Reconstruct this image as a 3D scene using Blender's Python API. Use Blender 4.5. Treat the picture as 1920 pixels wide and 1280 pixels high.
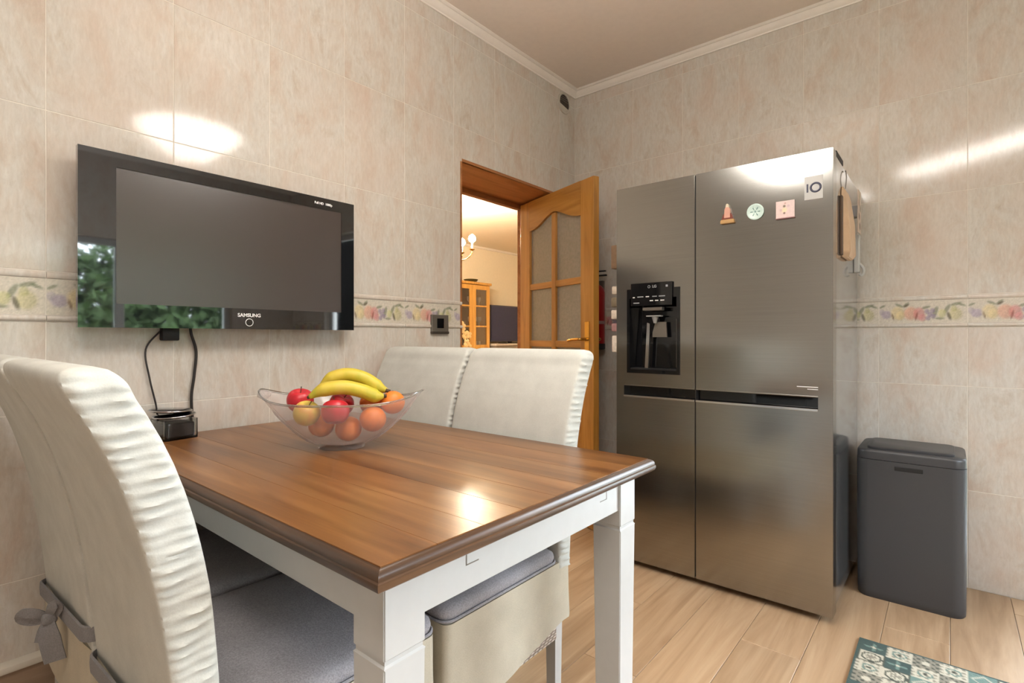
import bpy, bmesh, math, random
import numpy as np
from mathutils import Vector, Matrix
random.seed(7)
R = math.radians
S = bpy.context.scene
for o in list(bpy.data.objects):
    bpy.data.objects.remove(o)
COL = S.collection

# ------------------------------------------------------------------ camera
cam = bpy.data.cameras.new('camera')
cam.sensor_width = 36.0
cam.lens = 988.18 / 1920 * 36
cam.shift_y = -8.6 / 1920
cam.clip_start = 0.02
camo = bpy.data.objects.new('camera', cam)
COL.objects.link(camo)
camo.location = (0, 0, 1.079)
camo.rotation_euler = (R(90), 0, R(39.742))
S.camera = camo

# ------------------------------------------------------------------ world, exposure
S.view_settings.view_transform = 'Standard'
S.view_settings.look = 'None'
S.view_settings.gamma = 1
S.view_settings.use_curve_mapping = False
S.view_settings.exposure = 1.07
W = bpy.data.worlds.new('world')
S.world = W
W.use_nodes = True
bgn = W.node_tree.nodes['Background']
bgn.inputs[0].default_value = (0.80, 0.90, 1.0, 1)
bgn.inputs[1].default_value = 13.0
for nm, loc, rot, sx, sy in (('window_portal', (2.03, 1.45, 1.55), (0, R(90), 0), 1.25, 2.1),
                             ('door_portal', (0.87, 3.03, 1.1), (R(-90), 0, 0), 1.0, 2.1)):
    L = bpy.data.lights.new(nm, 'AREA')
    L.shape = 'RECTANGLE'
    L.size, L.size_y = sx, sy
    L.cycles.is_portal = True
    lo = bpy.data.objects.new(nm, L)
    lo.location = loc
    lo.rotation_euler = rot
    COL.objects.link(lo)

# ------------------------------------------------------------------ helpers
def lin(c):
    out = []
    for v in c:
        v = v / 255
        out.append(v / 12.92 if v <= 0.04045 else ((v + 0.055) / 1.055) ** 2.4)
    return tuple(out)

def link(o, parent=None):
    COL.objects.link(o)
    if parent is not None:
        o.parent = parent
    return o

def tag(o, label=None, cat=None, group=None, kind=None):
    if label: o['label'] = label
    if cat: o['category'] = cat
    if group: o['group'] = group
    if kind: o['kind'] = kind
    return o

def empty(name, loc=(0, 0, 0), rz=0, parent=None):
    o = bpy.data.objects.new(name, None)
    o.empty_display_size = 0.05
    o.location = loc
    o.rotation_euler = (0, 0, rz)
    return link(o, parent)

def bmn():
    return bmesh.new()

def to_mesh(name, bm, smooth=None):
    bmesh.ops.recalc_face_normals(bm, faces=bm.faces)
    m = bpy.data.meshes.new(name)
    bm.to_mesh(m)
    bm.free()
    if smooth is not None:
        m.polygons.foreach_set('use_smooth', [True] * len(m.polygons))
        m.set_sharp_from_angle(angle=R(smooth))
    return m

def obj(name, bm, mat, parent=None, smooth=None):
    m = bm if isinstance(bm, bpy.types.Mesh) else to_mesh(name, bm, smooth)
    if mat is not None and not m.materials:
        m.materials.append(mat)
    return link(bpy.data.objects.new(name, m), parent)

def struct(name, bm, mat, smooth=None):
    return tag(obj(name, bm, mat, None, smooth), kind='structure')

def box(bm, a, b, bev=0.0, seg=2):
    a, b = [min(p, q) for p, q in zip(a, b)], [max(p, q) for p, q in zip(a, b)]
    r = bmesh.ops.create_cube(bm, size=1)
    vs = r['verts']
    for v in vs:
        v.co = Vector([a[i] if v.co[i] < 0 else b[i] for i in range(3)])
    if bev > 0:
        es = list({e for v in vs for e in v.link_edges})
        bmesh.ops.bevel(bm, geom=es, offset=bev, segments=seg, profile=0.5, affect='EDGES')
    return vs

def bx(a, b, bev=0.0, seg=2):
    bm = bmn()
    box(bm, a, b, bev, seg)
    return bm

def ring_faces(bm, r0, r1, closed=True):
    n = len(r0)
    for i in range(n if closed else n - 1):
        j = (i + 1) % n
        try:
            bm.faces.new((r0[i], r0[j], r1[j], r1[i]))
        except ValueError:
            pass

def loft(bm, rings, cap0=True, cap1=True):
    vr = [[bm.verts.new(p) for p in ring] for ring in rings]
    for a, b in zip(vr, vr[1:]):
        ring_faces(bm, a, b)
    if cap0: bm.faces.new(vr[0][::-1])
    if cap1: bm.faces.new(vr[-1])
    return vr

def lathe(bm, prof, n=32, c=(0, 0, 0), cap0=True, cap1=True):
    rings = [[(c[0] + r * math.cos(2 * math.pi * i / n), c[1] + r * math.sin(2 * math.pi * i / n), c[2] + z) for i in range(n)] for r, z in prof]
    return loft(bm, rings, cap0, cap1)

def tube(bm, pts, r, n=8, caps=True, up=None):
    pts = [Vector(p) for p in pts]
    rings = []
    prev = None
    for i, p in enumerate(pts):
        t = (pts[min(i + 1, len(pts) - 1)] - pts[max(i - 1, 0)]).normalized()
        if prev is None:
            a = Vector(up) if up else (Vector((0, 0, 1)) if abs(t.z) < .9 else Vector((1, 0, 0)))
        else:
            a = prev
        a = (a - t * a.dot(t)).normalized()
        prev = a
        b = t.cross(a)
        rr = r[i] if isinstance(r, (list, tuple)) else r
        rings.append([p + a * rr * math.cos(2 * math.pi * k / n) + b * rr * math.sin(2 * math.pi * k / n) for k in range(n)])
    return loft(bm, rings, caps, caps)

def smooth_path(pts, n=8):
    pts = [Vector(p) for p in pts]
    P = [pts[0] * 2 - pts[1]] + pts + [pts[-1] * 2 - pts[-2]]
    out = []
    for i in range(1, len(P) - 2):
        for k in range(n):
            t = k / n
            a, b, c, d = P[i - 1], P[i], P[i + 1], P[i + 2]
            out.append(.5 * ((2 * b) + (c - a) * t + (2 * a - 5 * b + 4 * c - d) * t * t + (3 * b - a - 3 * c + d) * t ** 3))
    out.append(pts[-1])
    return out

def prism(bm, pts, fn, w0, w1):
    a = [bm.verts.new(fn(u, v, w0)) for u, v in pts]
    b = [bm.verts.new(fn(u, v, w1)) for u, v in pts]
    bm.faces.new(a[::-1])
    bm.faces.new(b)
    ring_faces(bm, a, b)

def rrect(w, d, r, k=4):
    out = []
    for cx, cy, a0 in ((w / 2 - r, d / 2 - r, 0), (-w / 2 + r, d / 2 - r, 90), (-w / 2 + r, -d / 2 + r, 180), (w / 2 - r, -d / 2 + r, 270)):
        for i in range(k + 1):
            a = R(a0 + 90 * i / k)
            out.append((cx + r * math.cos(a), cy + r * math.sin(a)))
    return out

# ------------------------------------------------------------------ materials
def nmat(name):
    m = bpy.data.materials.new(name)
    m.use_nodes = True
    nt = m.node_tree
    return m, nt, nt.nodes['Principled BSDF']

def node(nt, typ, **kw):
    n = nt.nodes.new(typ)
    for k, v in kw.items():
        setattr(n, k, v)
    return n

def coords(nt, scale=(1, 1, 1), rnd=True, rot=(0, 0, 0)):
    tc = node(nt, 'ShaderNodeTexCoord')
    mp = node(nt, 'ShaderNodeMapping')
    mp.inputs['Scale'].default_value = scale
    mp.inputs['Rotation'].default_value = rot
    if rnd:
        oi = node(nt, 'ShaderNodeObjectInfo')
        mu = node(nt, 'ShaderNodeMath', operation='MULTIPLY')
        mu.inputs[1].default_value = 37.0
        nt.links.new(oi.outputs['Random'], mu.inputs[0])
        ad = node(nt, 'ShaderNodeVectorMath', operation='ADD')
        nt.links.new(tc.outputs['Object'], ad.inputs[0])
        nt.links.new(mu.outputs[0], ad.inputs[1])
        nt.links.new(ad.outputs[0], mp.inputs[0])
    else:
        nt.links.new(tc.outputs['Object'], mp.inputs[0])
    return mp.outputs[0]

def noise(nt, vec, scale, detail=4, rough=.55, dist=0):
    n = node(nt, 'ShaderNodeTexNoise')
    n.inputs['Scale'].default_value = scale
    n.inputs['Detail'].default_value = detail
    n.inputs['Roughness'].default_value = rough
    n.inputs['Distortion'].default_value = dist
    nt.links.new(vec, n.inputs['Vector'])
    return n.outputs['Fac']

def ramp(nt, fac, stops):
    r = node(nt, 'ShaderNodeValToRGB')
    el = r.color_ramp.elements
    el[0].position, el[0].color = stops[0][0], (*stops[0][1], 1)
    el[1].position, el[1].color = stops[-1][0], (*stops[-1][1], 1)
    for p, c in stops[1:-1]:
        e = el.new(p)
        e.color = (*c, 1)
    nt.links.new(fac, r.inputs[0])
    return r.outputs[0]

def mix(nt, fac, a, b, typ='MIX'):
    m = node(nt, 'ShaderNodeMix', data_type='RGBA', blend_type=typ)
    for sock, v in ((m.inputs[0], fac), (m.inputs[6], a), (m.inputs[7], b)):
        if isinstance(v, (int, float)):
            sock.default_value = v
        elif isinstance(v, tuple):
            sock.default_value = (*v, 1)
        else:
            nt.links.new(v, sock)
    return m.outputs[2]

def bump(nt, bs, h, strength=.2, dist=.01):
    b = node(nt, 'ShaderNodeBump')
    b.inputs['Strength'].default_value = strength
    b.inputs['Distance'].default_value = dist
    nt.links.new(h, b.inputs['Height'])
    nt.links.new(b.outputs[0], bs.inputs['Normal'])

def plain(name, c, rough=.5, metal=0, var=.06, nscale=30, bmp=0, **kw):
    m, nt, bs = nmat(name)
    c = lin(c)
    v = coords(nt)
    n = noise(nt, v, nscale)
    lo = tuple(x * (1 - var) for x in c)
    hi = tuple(min(1, x * (1 + var)) for x in c)
    nt.links.new(ramp(nt, n, [(.3, lo), (.7, hi)]), bs.inputs['Base Color'])
    bs.inputs['Roughness'].default_value = rough
    bs.inputs['Metallic'].default_value = metal
    for k, x in kw.items():
        bs.inputs[k.replace('_', ' ')].default_value = x
    if bmp:
        bump(nt, bs, n, bmp)
    return m

def wood(name, cols, axis=0, rough=.35, fine=1.0, tint=.25, bmp=.05, grain=.5):
    m, nt, bs = nmat(name)
    sc = [9 * fine] * 3
    sc[axis] = 0.7 * fine
    v = coords(nt, tuple(sc))
    n1 = noise(nt, v, 1.6, 5, .6, 1.2)
    sc2 = [90 * fine] * 3
    sc2[axis] = 2.2 * fine
    n2 = noise(nt, coords(nt, tuple(sc2)), 1.5, 3, .6)
    cs = [lin(c) for c in cols]
    c1 = ramp(nt, n1, [(.28, cs[0]), (.5, cs[1]), (.72, cs[2])])
    c2 = mix(nt, n2, (.72, .70, .68), (1.12, 1.12, 1.12))
    c3 = mix(nt, grain, c1, c2, 'MULTIPLY')
    oi = node(nt, 'ShaderNodeObjectInfo')
    tr = ramp(nt, oi.outputs['Random'], [(0, (1 - tint,) * 3), (1, (1 + tint * .6,) * 3)])
    nt.links.new(mix(nt, 1.0, c3, tr, 'MULTIPLY'), bs.inputs['Base Color'])
    bs.inputs['Roughness'].default_value = rough
    bump(nt, bs, n2, bmp, .004)
    return m

def emis(name, c, strength, base=(240, 235, 225)):
    m, nt, bs = nmat(name)
    v = coords(nt)
    n = noise(nt, v, 6)
    c = lin(c)
    nt.links.new(ramp(nt, n, [(.2, tuple(x * .95 for x in c)), (.8, c)]), bs.inputs['Emission Color'])
    bs.inputs['Emission Strength'].default_value = strength
    bs.inputs['Base Color'].default_value = (*lin(base), 1)
    bs.inputs['Roughness'].default_value = .3
    return m

def pane_mat(name, tint=(1, 1, 1), refl=.06):
    m = bpy.data.materials.new(name)
    m.use_nodes = True
    nt = m.node_tree
    nt.nodes.remove(nt.nodes['Principled BSDF'])
    out = nt.nodes['Material Output']
    t = node(nt, 'ShaderNodeBsdfTransparent')
    g = node(nt, 'ShaderNodeBsdfGlossy')
    g.inputs['Roughness'].default_value = .03
    v = coords(nt)
    n = noise(nt, v, 2)
    nt.links.new(ramp(nt, n, [(.3, tuple(x * .96 for x in tint)), (.7, tint)]), t.inputs[0])
    fr = node(nt, 'ShaderNodeFresnel')
    fr.inputs[0].default_value = 1.35
    mx = node(nt, 'ShaderNodeMixShader')
    nt.links.new(fr.outputs[0], mx.inputs[0])
    nt.links.new(t.outputs[0], mx.inputs[1])
    nt.links.new(g.outputs[0], mx.inputs[2])
    nt.links.new(mx.outputs[0], out.inputs[0])
    return m

def glass_mat(name, c=(255, 255, 255), rough=.05, ior=1.45):
    m, nt, bs = nmat(name)
    v = coords(nt)
    n = noise(nt, v, 12)
    c = lin(c)
    nt.links.new(ramp(nt, n, [(.3, tuple(x * .97 for x in c)), (.7, c)]), bs.inputs['Base Color'])
    bs.inputs['Transmission Weight'].default_value = 1
    bs.inputs['Roughness'].default_value = rough
    bs.inputs['IOR'].default_value = ior
    return m

def print_mat(name, rough=.4, bmp=0):
    m, nt, bs = nmat(name)
    a = node(nt, 'ShaderNodeAttribute', attribute_name='print')
    v = coords(nt)
    n = noise(nt, v, 120, 3)
    nt.links.new(mix(nt, .25, a.outputs['Color'], ramp(nt, n, [(.3, (.75, .75, .75)), (.7, (1.1, 1.1, 1.1))]), 'MULTIPLY'), bs.inputs['Base Color'])
    bs.inputs['Roughness'].default_value = rough
    if bmp:
        bump(nt, bs, n, bmp)
    return m

def tile_mat(name):
    m, nt, bs = nmat(name)
    v = coords(nt, (1, 1, .5))
    n1 = noise(nt, v, 9, 8, .68, .5)
    n2 = noise(nt, coords(nt, (1, 1, .28)), 95, 4, .65, .4)
    n3 = noise(nt, coords(nt, (1, 1, .7)), 3.4, 3, .5)
    c1 = ramp(nt, n1, [(.32, lin((211, 195, 181))), (.46, lin((217, 210, 200))), (.56, lin((220, 217, 210))), (.70, lin((206, 195, 181)))])
    c2 = mix(nt, n2, lin((206, 199, 192)), lin((255, 255, 255)))
    c3 = mix(nt, .85, c1, c2, 'MULTIPLY')
    c4 = mix(nt, ramp(nt, n3, [(.48, (0, 0, 0)), (.72, (.42, .42, .42))]), c3, lin((209, 189, 175)))
    nt.links.new(c4, bs.inputs['Base Color'])
    bs.inputs['Roughness'].default_value = .10
    bs.inputs['Specular IOR Level'].default_value = .45
    bump(nt, bs, n2, .02, .002)
    return m

def weave_mat(name, c, rough=.9, scale=260, bmp=.35, var=.1):
    m, nt, bs = nmat(name)
    c = lin(c)
    v = coords(nt)
    n = noise(nt, v, scale, 2)
    n2 = noise(nt, v, 14, 4)
    c1 = ramp(nt, n, [(.3, tuple(x * (1 - 2 * var) for x in c)), (.7, tuple(min(1, x * (1 + var)) for x in c))])
    c2 = mix(nt, .5, c1, ramp(nt, n2, [(.35, (.86, .86, .86)), (.65, (1.06, 1.06, 1.06))]), 'MULTIPLY')
    nt.links.new(c2, bs.inputs['Base Color'])
    bs.inputs['Roughness'].default_value = rough
    bs.inputs['Specular IOR Level'].default_value = .2
    bump(nt, bs, n, bmp, .003)
    return m

def steel_mat(name, c, rough=.28, aniso=.6):
    m, nt, bs = nmat(name)
    c = lin(c)
    v = coords(nt, (1, 1, 220), rnd=False)
    n = noise(nt, v, 2.5, 3)
    nt.links.new(ramp(nt, n, [(.3, tuple(x * .94 for x in c)), (.7, tuple(x * 1.05 for x in c))]), bs.inputs['Base Color'])
    bs.inputs['Metallic'].default_value = 1
    bs.inputs['Roughness'].default_value = rough
    bs.inputs['Anisotropic'].default_value = aniso
    return m

def wicker_mat(name):
    m, nt, bs = nmat(name)
    v = coords(nt, (1, 1, 1), rnd=False)
    w1 = node(nt, 'ShaderNodeTexWave', wave_type='BANDS', bands_direction='Z')
    w1.inputs['Scale'].default_value = 42
    w2 = node(nt, 'ShaderNodeTexWave', wave_type='BANDS', bands_direction='DIAGONAL')
    w2.inputs['Scale'].default_value = 30
    nt.links.new(v, w1.inputs[0])
    nt.links.new(v, w2.inputs[0])
    mu = node(nt, 'ShaderNodeMath', operation='MULTIPLY')
    nt.links.new(w1.outputs['Fac'], mu.inputs[0])
    nt.links.new(w2.outputs['Fac'], mu.inputs[1])
    nt.links.new(ramp(nt, mu.outputs[0], [(0, lin((135, 118, 105))), (.6, lin((215, 203, 190)))]), bs.inputs['Base Color'])
    bs.inputs['Roughness'].default_value = .7
    bump(nt, bs, mu.outputs[0], .8, .004)
    return m

M = {}
M['tile'] = tile_mat('wall_tile_glaze')
M['grout'] = plain('grout', (220, 213, 202), .7)
M['plaster'] = plain('ceiling_plaster', (232, 219, 208), .85, var=.02)
M['cove'] = plain('cove_paint', (236, 228, 219), .5, var=.02)
M['white_trim'] = plain('white_trim', (214, 206, 192), .4, var=.03)
M['cream_wall'] = plain('cream_wall', (240, 229, 208), .8, var=.02)
M['floorwood'] = wood('laminate', [(152, 122, 92), (174, 145, 114), (188, 161, 130)], 1, .38, 1.0, .09, .04)
M['skirting'] = wood('skirting_wood', [(160, 134, 112), (176, 150, 126), (188, 162, 138)], 1, .5)
M['oak'] = wood('oak', [(146, 98, 40), (172, 122, 54), (188, 140, 70)], 2, .35, 1.2, .08)
M['oakh'] = wood('oak_horizontal', [(146, 98, 40), (172, 122, 54), (188, 140, 70)], 0, .35, 1.2, .08)
M['darkoak'] = wood('door_lining_wood', [(134, 84, 46), (160, 106, 62), (174, 122, 78)], 1, .45, 1.2, .1)
M['table_board'] = wood('table_board', [(88, 54, 26), (122, 80, 42), (150, 106, 62)], 0, .29, .8, .2, .02, .42)
M['table_edge'] = wood('table_edge', [(52, 36, 24), (80, 55, 36), (106, 75, 50)], 0, .3, 1.3, .1)
M['table_edgey'] = wood('table_edge_cross', [(52, 36, 24), (80, 55, 36), (106, 75, 50)], 1, .3, 1.3, .1)
M['white_paint'] = plain('white_paint', (188, 188, 186), .32, var=.02)
M['slip'] = weave_mat('slipcover_cotton', (199, 199, 192), .92, 420, .06, .03)
M['skirtcloth'] = weave_mat('seat_cover_cotton', (192, 183, 164), .92, 420, .08, .04)
M['cushion'] = weave_mat('grey_cushion', (158, 154, 157), .95, 300, .4, .12)
M['sash'] = weave_mat('grey_sash', (140, 138, 140), .95, 400, .3, .08)
M['wicker'] = wicker_mat('white_wicker')
M['steel'] = steel_mat('brushed_steel', (158, 156, 151), .18, .5)
M['steel_side'] = plain('fridge_side_metal', (176, 175, 174), .09, .85, var=.01)
M['chrome'] = plain('chrome', (210, 210, 210), .15, 1, var=.02)
M['black_gloss'] = plain('black_gloss', (14, 14, 16), .05, var=.05)
M['piano'] = plain('piano_black', (20, 22, 25), .03, var=.05, Specular_IOR_Level=.9, Coat_Weight=1.0)
M['black_matte'] = plain('black_matte', (20, 20, 21), .55)
M['screen'] = plain('tv_screen', (62, 52, 48), .28, var=.02, Specular_IOR_Level=1.0)
M['rubber'] = plain('cable_rubber', (38, 32, 30), .5)
M['bin'] = plain('bin_plastic', (58, 58, 60), .5, var=.03, nscale=300, bmp=.05)
M['bin_lid'] = plain('bin_lid_plastic', (58, 58, 60), .38, var=.03)
M['white_print'] = plain('white_lettering', (232, 232, 232), .4, var=.01)
M['grey_print'] = plain('grey_lettering', (150, 152, 156), .4, var=.01)
M['navy_print'] = plain('navy_lettering', (40, 42, 70), .4, var=.01)
M['brass'] = plain('brass', (196, 158, 84), .25, 1, var=.04)
M['frosted'] = plain('frosted_glass', (158, 156, 148), .25, var=.12, nscale=60, bmp=.15, Transmission_Weight=.3)
def milky_glass(name):
    m, nt, bs = nmat(name)
    out = nt.nodes['Material Output']
    bs.inputs['Base Color'].default_value = (*lin((212, 202, 198)), 1)
    bs.inputs['Roughness'].default_value = .12
    bs.inputs['Specular IOR Level'].default_value = .8
    t = node(nt, 'ShaderNodeBsdfTransparent')
    t.inputs[0].default_value = (.97, .96, .96, 1)
    lw = node(nt, 'ShaderNodeLayerWeight')
    lw.inputs[0].default_value = .35
    n = noise(nt, coords(nt), 25)
    r = ramp(nt, lw.outputs['Facing'], [(0.0, (.14,) * 3), (.6, (.24,) * 3), (1.0, (.8,) * 3)])
    f = mix(nt, 1.0, r, ramp(nt, n, [(.3, (.9,) * 3), (.7, (1.1,) * 3)]), 'MULTIPLY')
    mx = node(nt, 'ShaderNodeMixShader')
    nt.links.new(f, mx.inputs[0])
    nt.links.new(t.outputs[0], mx.inputs[1])
    nt.links.new(bs.outputs[0], mx.inputs[2])
    nt.links.new(mx.outputs[0], out.inputs[0])
    return m
M['bowl_glass'] = milky_glass('bowl_glass')
M['jar_glass'] = glass_mat('jar_glass', (225, 230, 230), .05, 1.4)
M['pane'] = pane_mat('window_pane')
M['red'] = plain('red_enamel', (150, 18, 24), .3)
M['listello'] = print_mat('listello_print', .2)
M['rug'] = print_mat('rug_print', .95, .4)
M['print'] = print_mat('painted_print', .4)
M['socket'] = plain('socket_metal', (128, 122, 114), .35, .6)
M['grey_plastic'] = plain('grey_plastic', (150, 150, 150), .4)
M['vent'] = plain('vent_plastic', (190, 184, 172), .5)
M['vent_dark'] = plain('vent_dark', (62, 54, 46), .7)

def grid_print(name, w, h, nx, ny, paint, mat, parent, fn, thick):
    """flat printed slab: front grid carries colour attribute 'print'; fn(u,v,d) places metres u,v and depth d"""
    us = np.linspace(0, w, nx + 1)
    vs = np.linspace(0, h, ny + 1)
    U, V = np.meshgrid(us, vs)
    colr = paint(U.ravel(), V.ravel())
    verts = [fn(u, v, 0) for u, v in zip(U.ravel(), V.ravel())]
    faces = []
    for j in range(ny):
        for i in range(nx):
            a = j * (nx + 1) + i
            faces.append((a, a + 1, a + nx + 2, a + nx + 1))
    k = len(verts)
    rim = [(0, 0), (w, 0), (w, h), (0, h)]
    corner = [0, nx, (ny + 1) * (nx + 1) - 1, ny * (nx + 1)]
    verts += [fn(u, v, thick) for u, v in rim]
    border = ([i for i in range(nx)], [nx + j * (nx + 1) for j in range(ny)], [corner[2] - i for i in range(nx)], [corner[3] - j * (nx + 1) for j in range(ny)])
    for s in range(4):
        faces.append((k + s, k + (s + 1) % 4, corner[(s + 1) % 4], *reversed(border[s][1:]), corner[s]))
    faces.append((k + 3, k + 2, k + 1, k))
    m = bpy.data.meshes.new(name)
    m.from_pydata([tuple(v) for v in verts], [], faces)
    bm = bmn(); bm.from_mesh(m); bmesh.ops.recalc_face_normals(bm, faces=bm.faces); bm.to_mesh(m); bm.free()
    at = m.color_attributes.new('print', 'FLOAT_COLOR', 'POINT')
    full = np.ones((len(verts), 4), np.float32)
    full[:k, :3] = colr
    full[k:, :3] = colr.mean(axis=0)
    at.data.foreach_set('color', full.ravel())
    m.materials.append(mat)
    return link(bpy.data.objects.new(name, m), parent)

def text(name, body, size, mat, parent, loc, rot, depth=.0006, bold=0.0):
    cu = bpy.data.curves.new(name, 'FONT')
    cu.body = body
    cu.size = size
    cu.align_x = 'CENTER'
    cu.align_y = 'CENTER'
    cu.extrude = depth
    cu.offset = bold
    tmp = bpy.data.objects.new(name + '_tmp', cu)
    COL.objects.link(tmp)
    dg = bpy.context.evaluated_depsgraph_get()
    m = bpy.data.meshes.new_from_object(tmp.evaluated_get(dg))
    bpy.data.objects.remove(tmp)
    m.materials.clear()
    m.materials.append(mat)
    o = link(bpy.data.objects.new(name, m), parent)
    o.location = loc
    o.rotation_euler = rot
    return o

# ================================================================== ROOM
XL, YB, XR, YF = -1.944, 3.0, 2.0, -1.9
TH = 0.36
DY0, DY1, DZ = 1.932, 2.842, 1.986
ZC = 2.72
TW = 0.315
# floor
fl = struct('floor', bx((XL - TH, YF - .2, -.12), (XR + .2, YB + .2, -.012)), M['grout'])
pw, pl = 0.192, 1.29
cache = {}
x = XL - TH
i = 0
while x < XR:
    x1 = min(x + pw, XR)
    y = YF - (i * 0.43 % pl)
    while y < YB:
        y0, y1 = max(y, YF), min(y + pl, YB)
        if y1 - y0 > .02:
            xa, xb = x, x1
            if xb <= XL and not (y1 > DY0 and y0 < DY1):
                y += pl
                continue
            key = (round(xb - xa, 3), round(y1 - y0, 3))
            if key not in cache:
                w2, l2 = (xb - xa) / 2 - .0006, (y1 - y0) / 2 - .0006
                me = to_mesh('plank', bx((-w2, -l2, -.012), (w2, l2, 0), .0012, 1))
                me.materials.append(M['floorwood'])
                cache[key] = me
            o = link(bpy.data.objects.new('plank', cache[key]), fl)
            o.location = ((xa + xb) / 2, (y0 + y1) / 2, 0)
        y += pl
    x = x1
    i += 1

# walls: slabs
def wall(name, boxes, mat):
    bm = bmn()
    for a, b in boxes:
        box(bm, a, b)
    return struct(name, bm, mat)
XG, YG = XL - .0008, YB + .0008
wl = wall('wall_left', [((XG - TH, YF - .2, 0), (XG, DY0 - .012, ZC + .1)), ((XG - TH, DY1 + .012, 0), (XG, YB + .2, ZC + .1)),
                        ((XG - TH, DY0 - .012, DZ + .012), (XG, DY1 + .012, ZC + .1))], M['grout'])
BD0, BD1, BDZ = 0.30, 1.34, 2.12
wb = wall('wall_back', [((XG, YG, 0), (BD0, YG + .2, ZC + .1)), ((BD1, YG, 0), (XR + .2, YG + .2, ZC + .1)), ((BD0, YG, BDZ), (BD1, YG + .2, ZC + .1))], M['grout'])
RW0, RW1, RZ0, RZ1 = 0.45, 2.35, 0.95, 1.95
wr = wall('wall_right', [((XR, YF - .2, 0), (XR + .2, RW0, ZC + .1)), ((XR, RW1, 0), (XR + .2, YG, ZC + .1)), ((XR, RW0, 0), (XR + .2, RW1, RZ0)), ((XR, RW0, RZ1), (XR + .2, RW1, ZC + .1))], M['tile'])
wf = wall('wall_front', [((XG, YF - .2, 0), (XR, YF, ZC + .1))], M['tile'])
struct('ceiling', bx((XG - TH, YF - .2, ZC), (XR + .2, YG + .2, ZC + .12)), M['plaster'])

# wall tiles -------------------------------------------------------
ZR = [(0, .4185), (.4185, .866), (.866, 1.121), (1.263, 1.713), (1.713, 2.163), (2.163, 2.613), (2.613, ZC)]
GAP = .0011
def cut(r, hole):
    u0, u1, z0, z1 = r
    h0, h1, g0, g1 = hole
    if u1 <= h0 or u0 >= h1 or z1 <= g0 or z0 >= g1:
        return [r]
    out = []
    if u0 < h0: out.append((u0, h0, z0, z1))
    if u1 > h1: out.append((h1, u1, z0, z1))
    m0, m1 = max(u0, h0), min(u1, h1)
    if z1 > g1: out.append((m0, m1, g1, z1))
    if z0 < g0: out.append((m0, m1, z0, g0))
    return out
tcache = {}
def put_tile(par, side, u0, u1, z0, z1, hole, name='wall_tile', depth=.009):
    rs = cut((u0 + GAP, u1 - GAP, z0 + GAP, z1 - GAP), hole)
    rs = [r for r in rs if r[1] - r[0] > .008 and r[3] - r[2] > .008]
    if not rs:
        return
    cu, cz = (u0 + u1) / 2, (z0 + z1) / 2
    key = (side,) + tuple(tuple(round(q, 3) for q in (r[0] - cu, r[1] - cu, r[2] - cz, r[3] - cz)) for r in rs)
    if key not in tcache:
        bm = bmn()
        for a0, a1, b0, b1 in rs:
            a0, a1, b0, b1 = a0 - cu, a1 - cu, b0 - cz, b1 - cz
            if side == 'L':
                box(bm, (-depth, a0, b0), (0, a1, b1), .0009 if len(rs) == 1 else 0, 1)
            else:
                box(bm, (a0, 0, b0), (a1, depth, b1), .0009 if len(rs) == 1 else 0, 1)
        me = to_mesh(name, bm)
        me.materials.append(M['tile'])
        tcache[key] = me
    o = link(bpy.data.objects.new(name, tcache[key]), par)
    o.location = (XL, cu, cz) if side == 'L' else (cu, YB, cz)
    return o

# listello print: a garland of fruit
def listello_paint(U, V):
    x = U / .1
    y = V / .1
    rng = np.random.RandomState(3)
    c = np.tile(np.array(lin((206, 198, 184))), (len(x), 1))
    def blob(cx, cy, rx, ry, col, rot=0, soft=.35, shade=True, amt=.62):
        nonlocal c
        ca, sa = math.cos(rot), math.sin(rot)
        dx, dy = x - cx, y - cy
        p, q = (dx * ca + dy * sa) / rx, (-dx * sa + dy * ca) / ry
        d = np.sqrt(p * p + q * q)
        a = np.clip((1 - d) / soft, 0, 1)[:, None] * amt
        colv = np.array(lin(col))[None, :] * np.ones((len(x), 1))
        if shade:                      # the painted motif's own light side
            colv = colv * (1.0 - .35 * np.clip(p * .7 - q * .5, -1, 1))[:, None]
        c = c * (1 - a) + colv * a
    def leaf(cx, cy, l, rot, col=(96, 108, 78)):
        blob(cx, cy, l, l * .34, col, rot, .4, False, .62)
    for l in ((.12, .78, .16, .5), (.75, .82, .2, -.5), (1.0, .85, .18, .7), (1.72, .7, .2, .3), (2.05, .5, .3, 1.3), (2.2, .2, .2, 0), (2.45, .62, .26, 1.1), (2.75, .82, .24, .3), (2.95, .78, .18, -.4)):
        leaf(*l)
    blob(.28, .40, .24, .22, (158, 142, 170))
    blob(.10, .52, .14, .16, (170, 160, 170))
    blob(.70, .46, .30, .36, (206, 188, 138))
    blob(.80, .35, .2, .25, (214, 196, 150))
    blob(1.18, .44, .30, .36, (206, 146, 120))
    blob(1.48, .42, .24, .34, (196, 120, 120))
    blob(1.60, .24, .16, .2, (200, 136, 136))
    for gx, gy in ((1.76, .52), (1.86, .38), (1.80, .22), (1.95, .55), (1.98, .3)):
        blob(gx, gy, .11, .13, (134, 118, 148))
    blob(2.28, .42, .17, .22, (190, 188, 130))
    blob(2.74, .38, .27, .31, (188, 180, 130))
    blob(2.68, .62, .13, .16, (180, 176, 126))
    blob(2.52, .3, .08, .25, (90, 84, 66), .3, .5, False, .8)
    blob(.52, .3, .05, .2, (110, 84, 70), .2, .5, False, .7)
    blob(1.38, .3, .05, .25, (130, 74, 66), -.2, .5, False, .7)
    blob(1.02, .8, .16, .06, (92, 78, 60), .6, .5, False, .8)
    return c * (1 + .06 * rng.randn(len(x), 1))
LW = TW - 2 * GAP
lproto = {}
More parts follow.
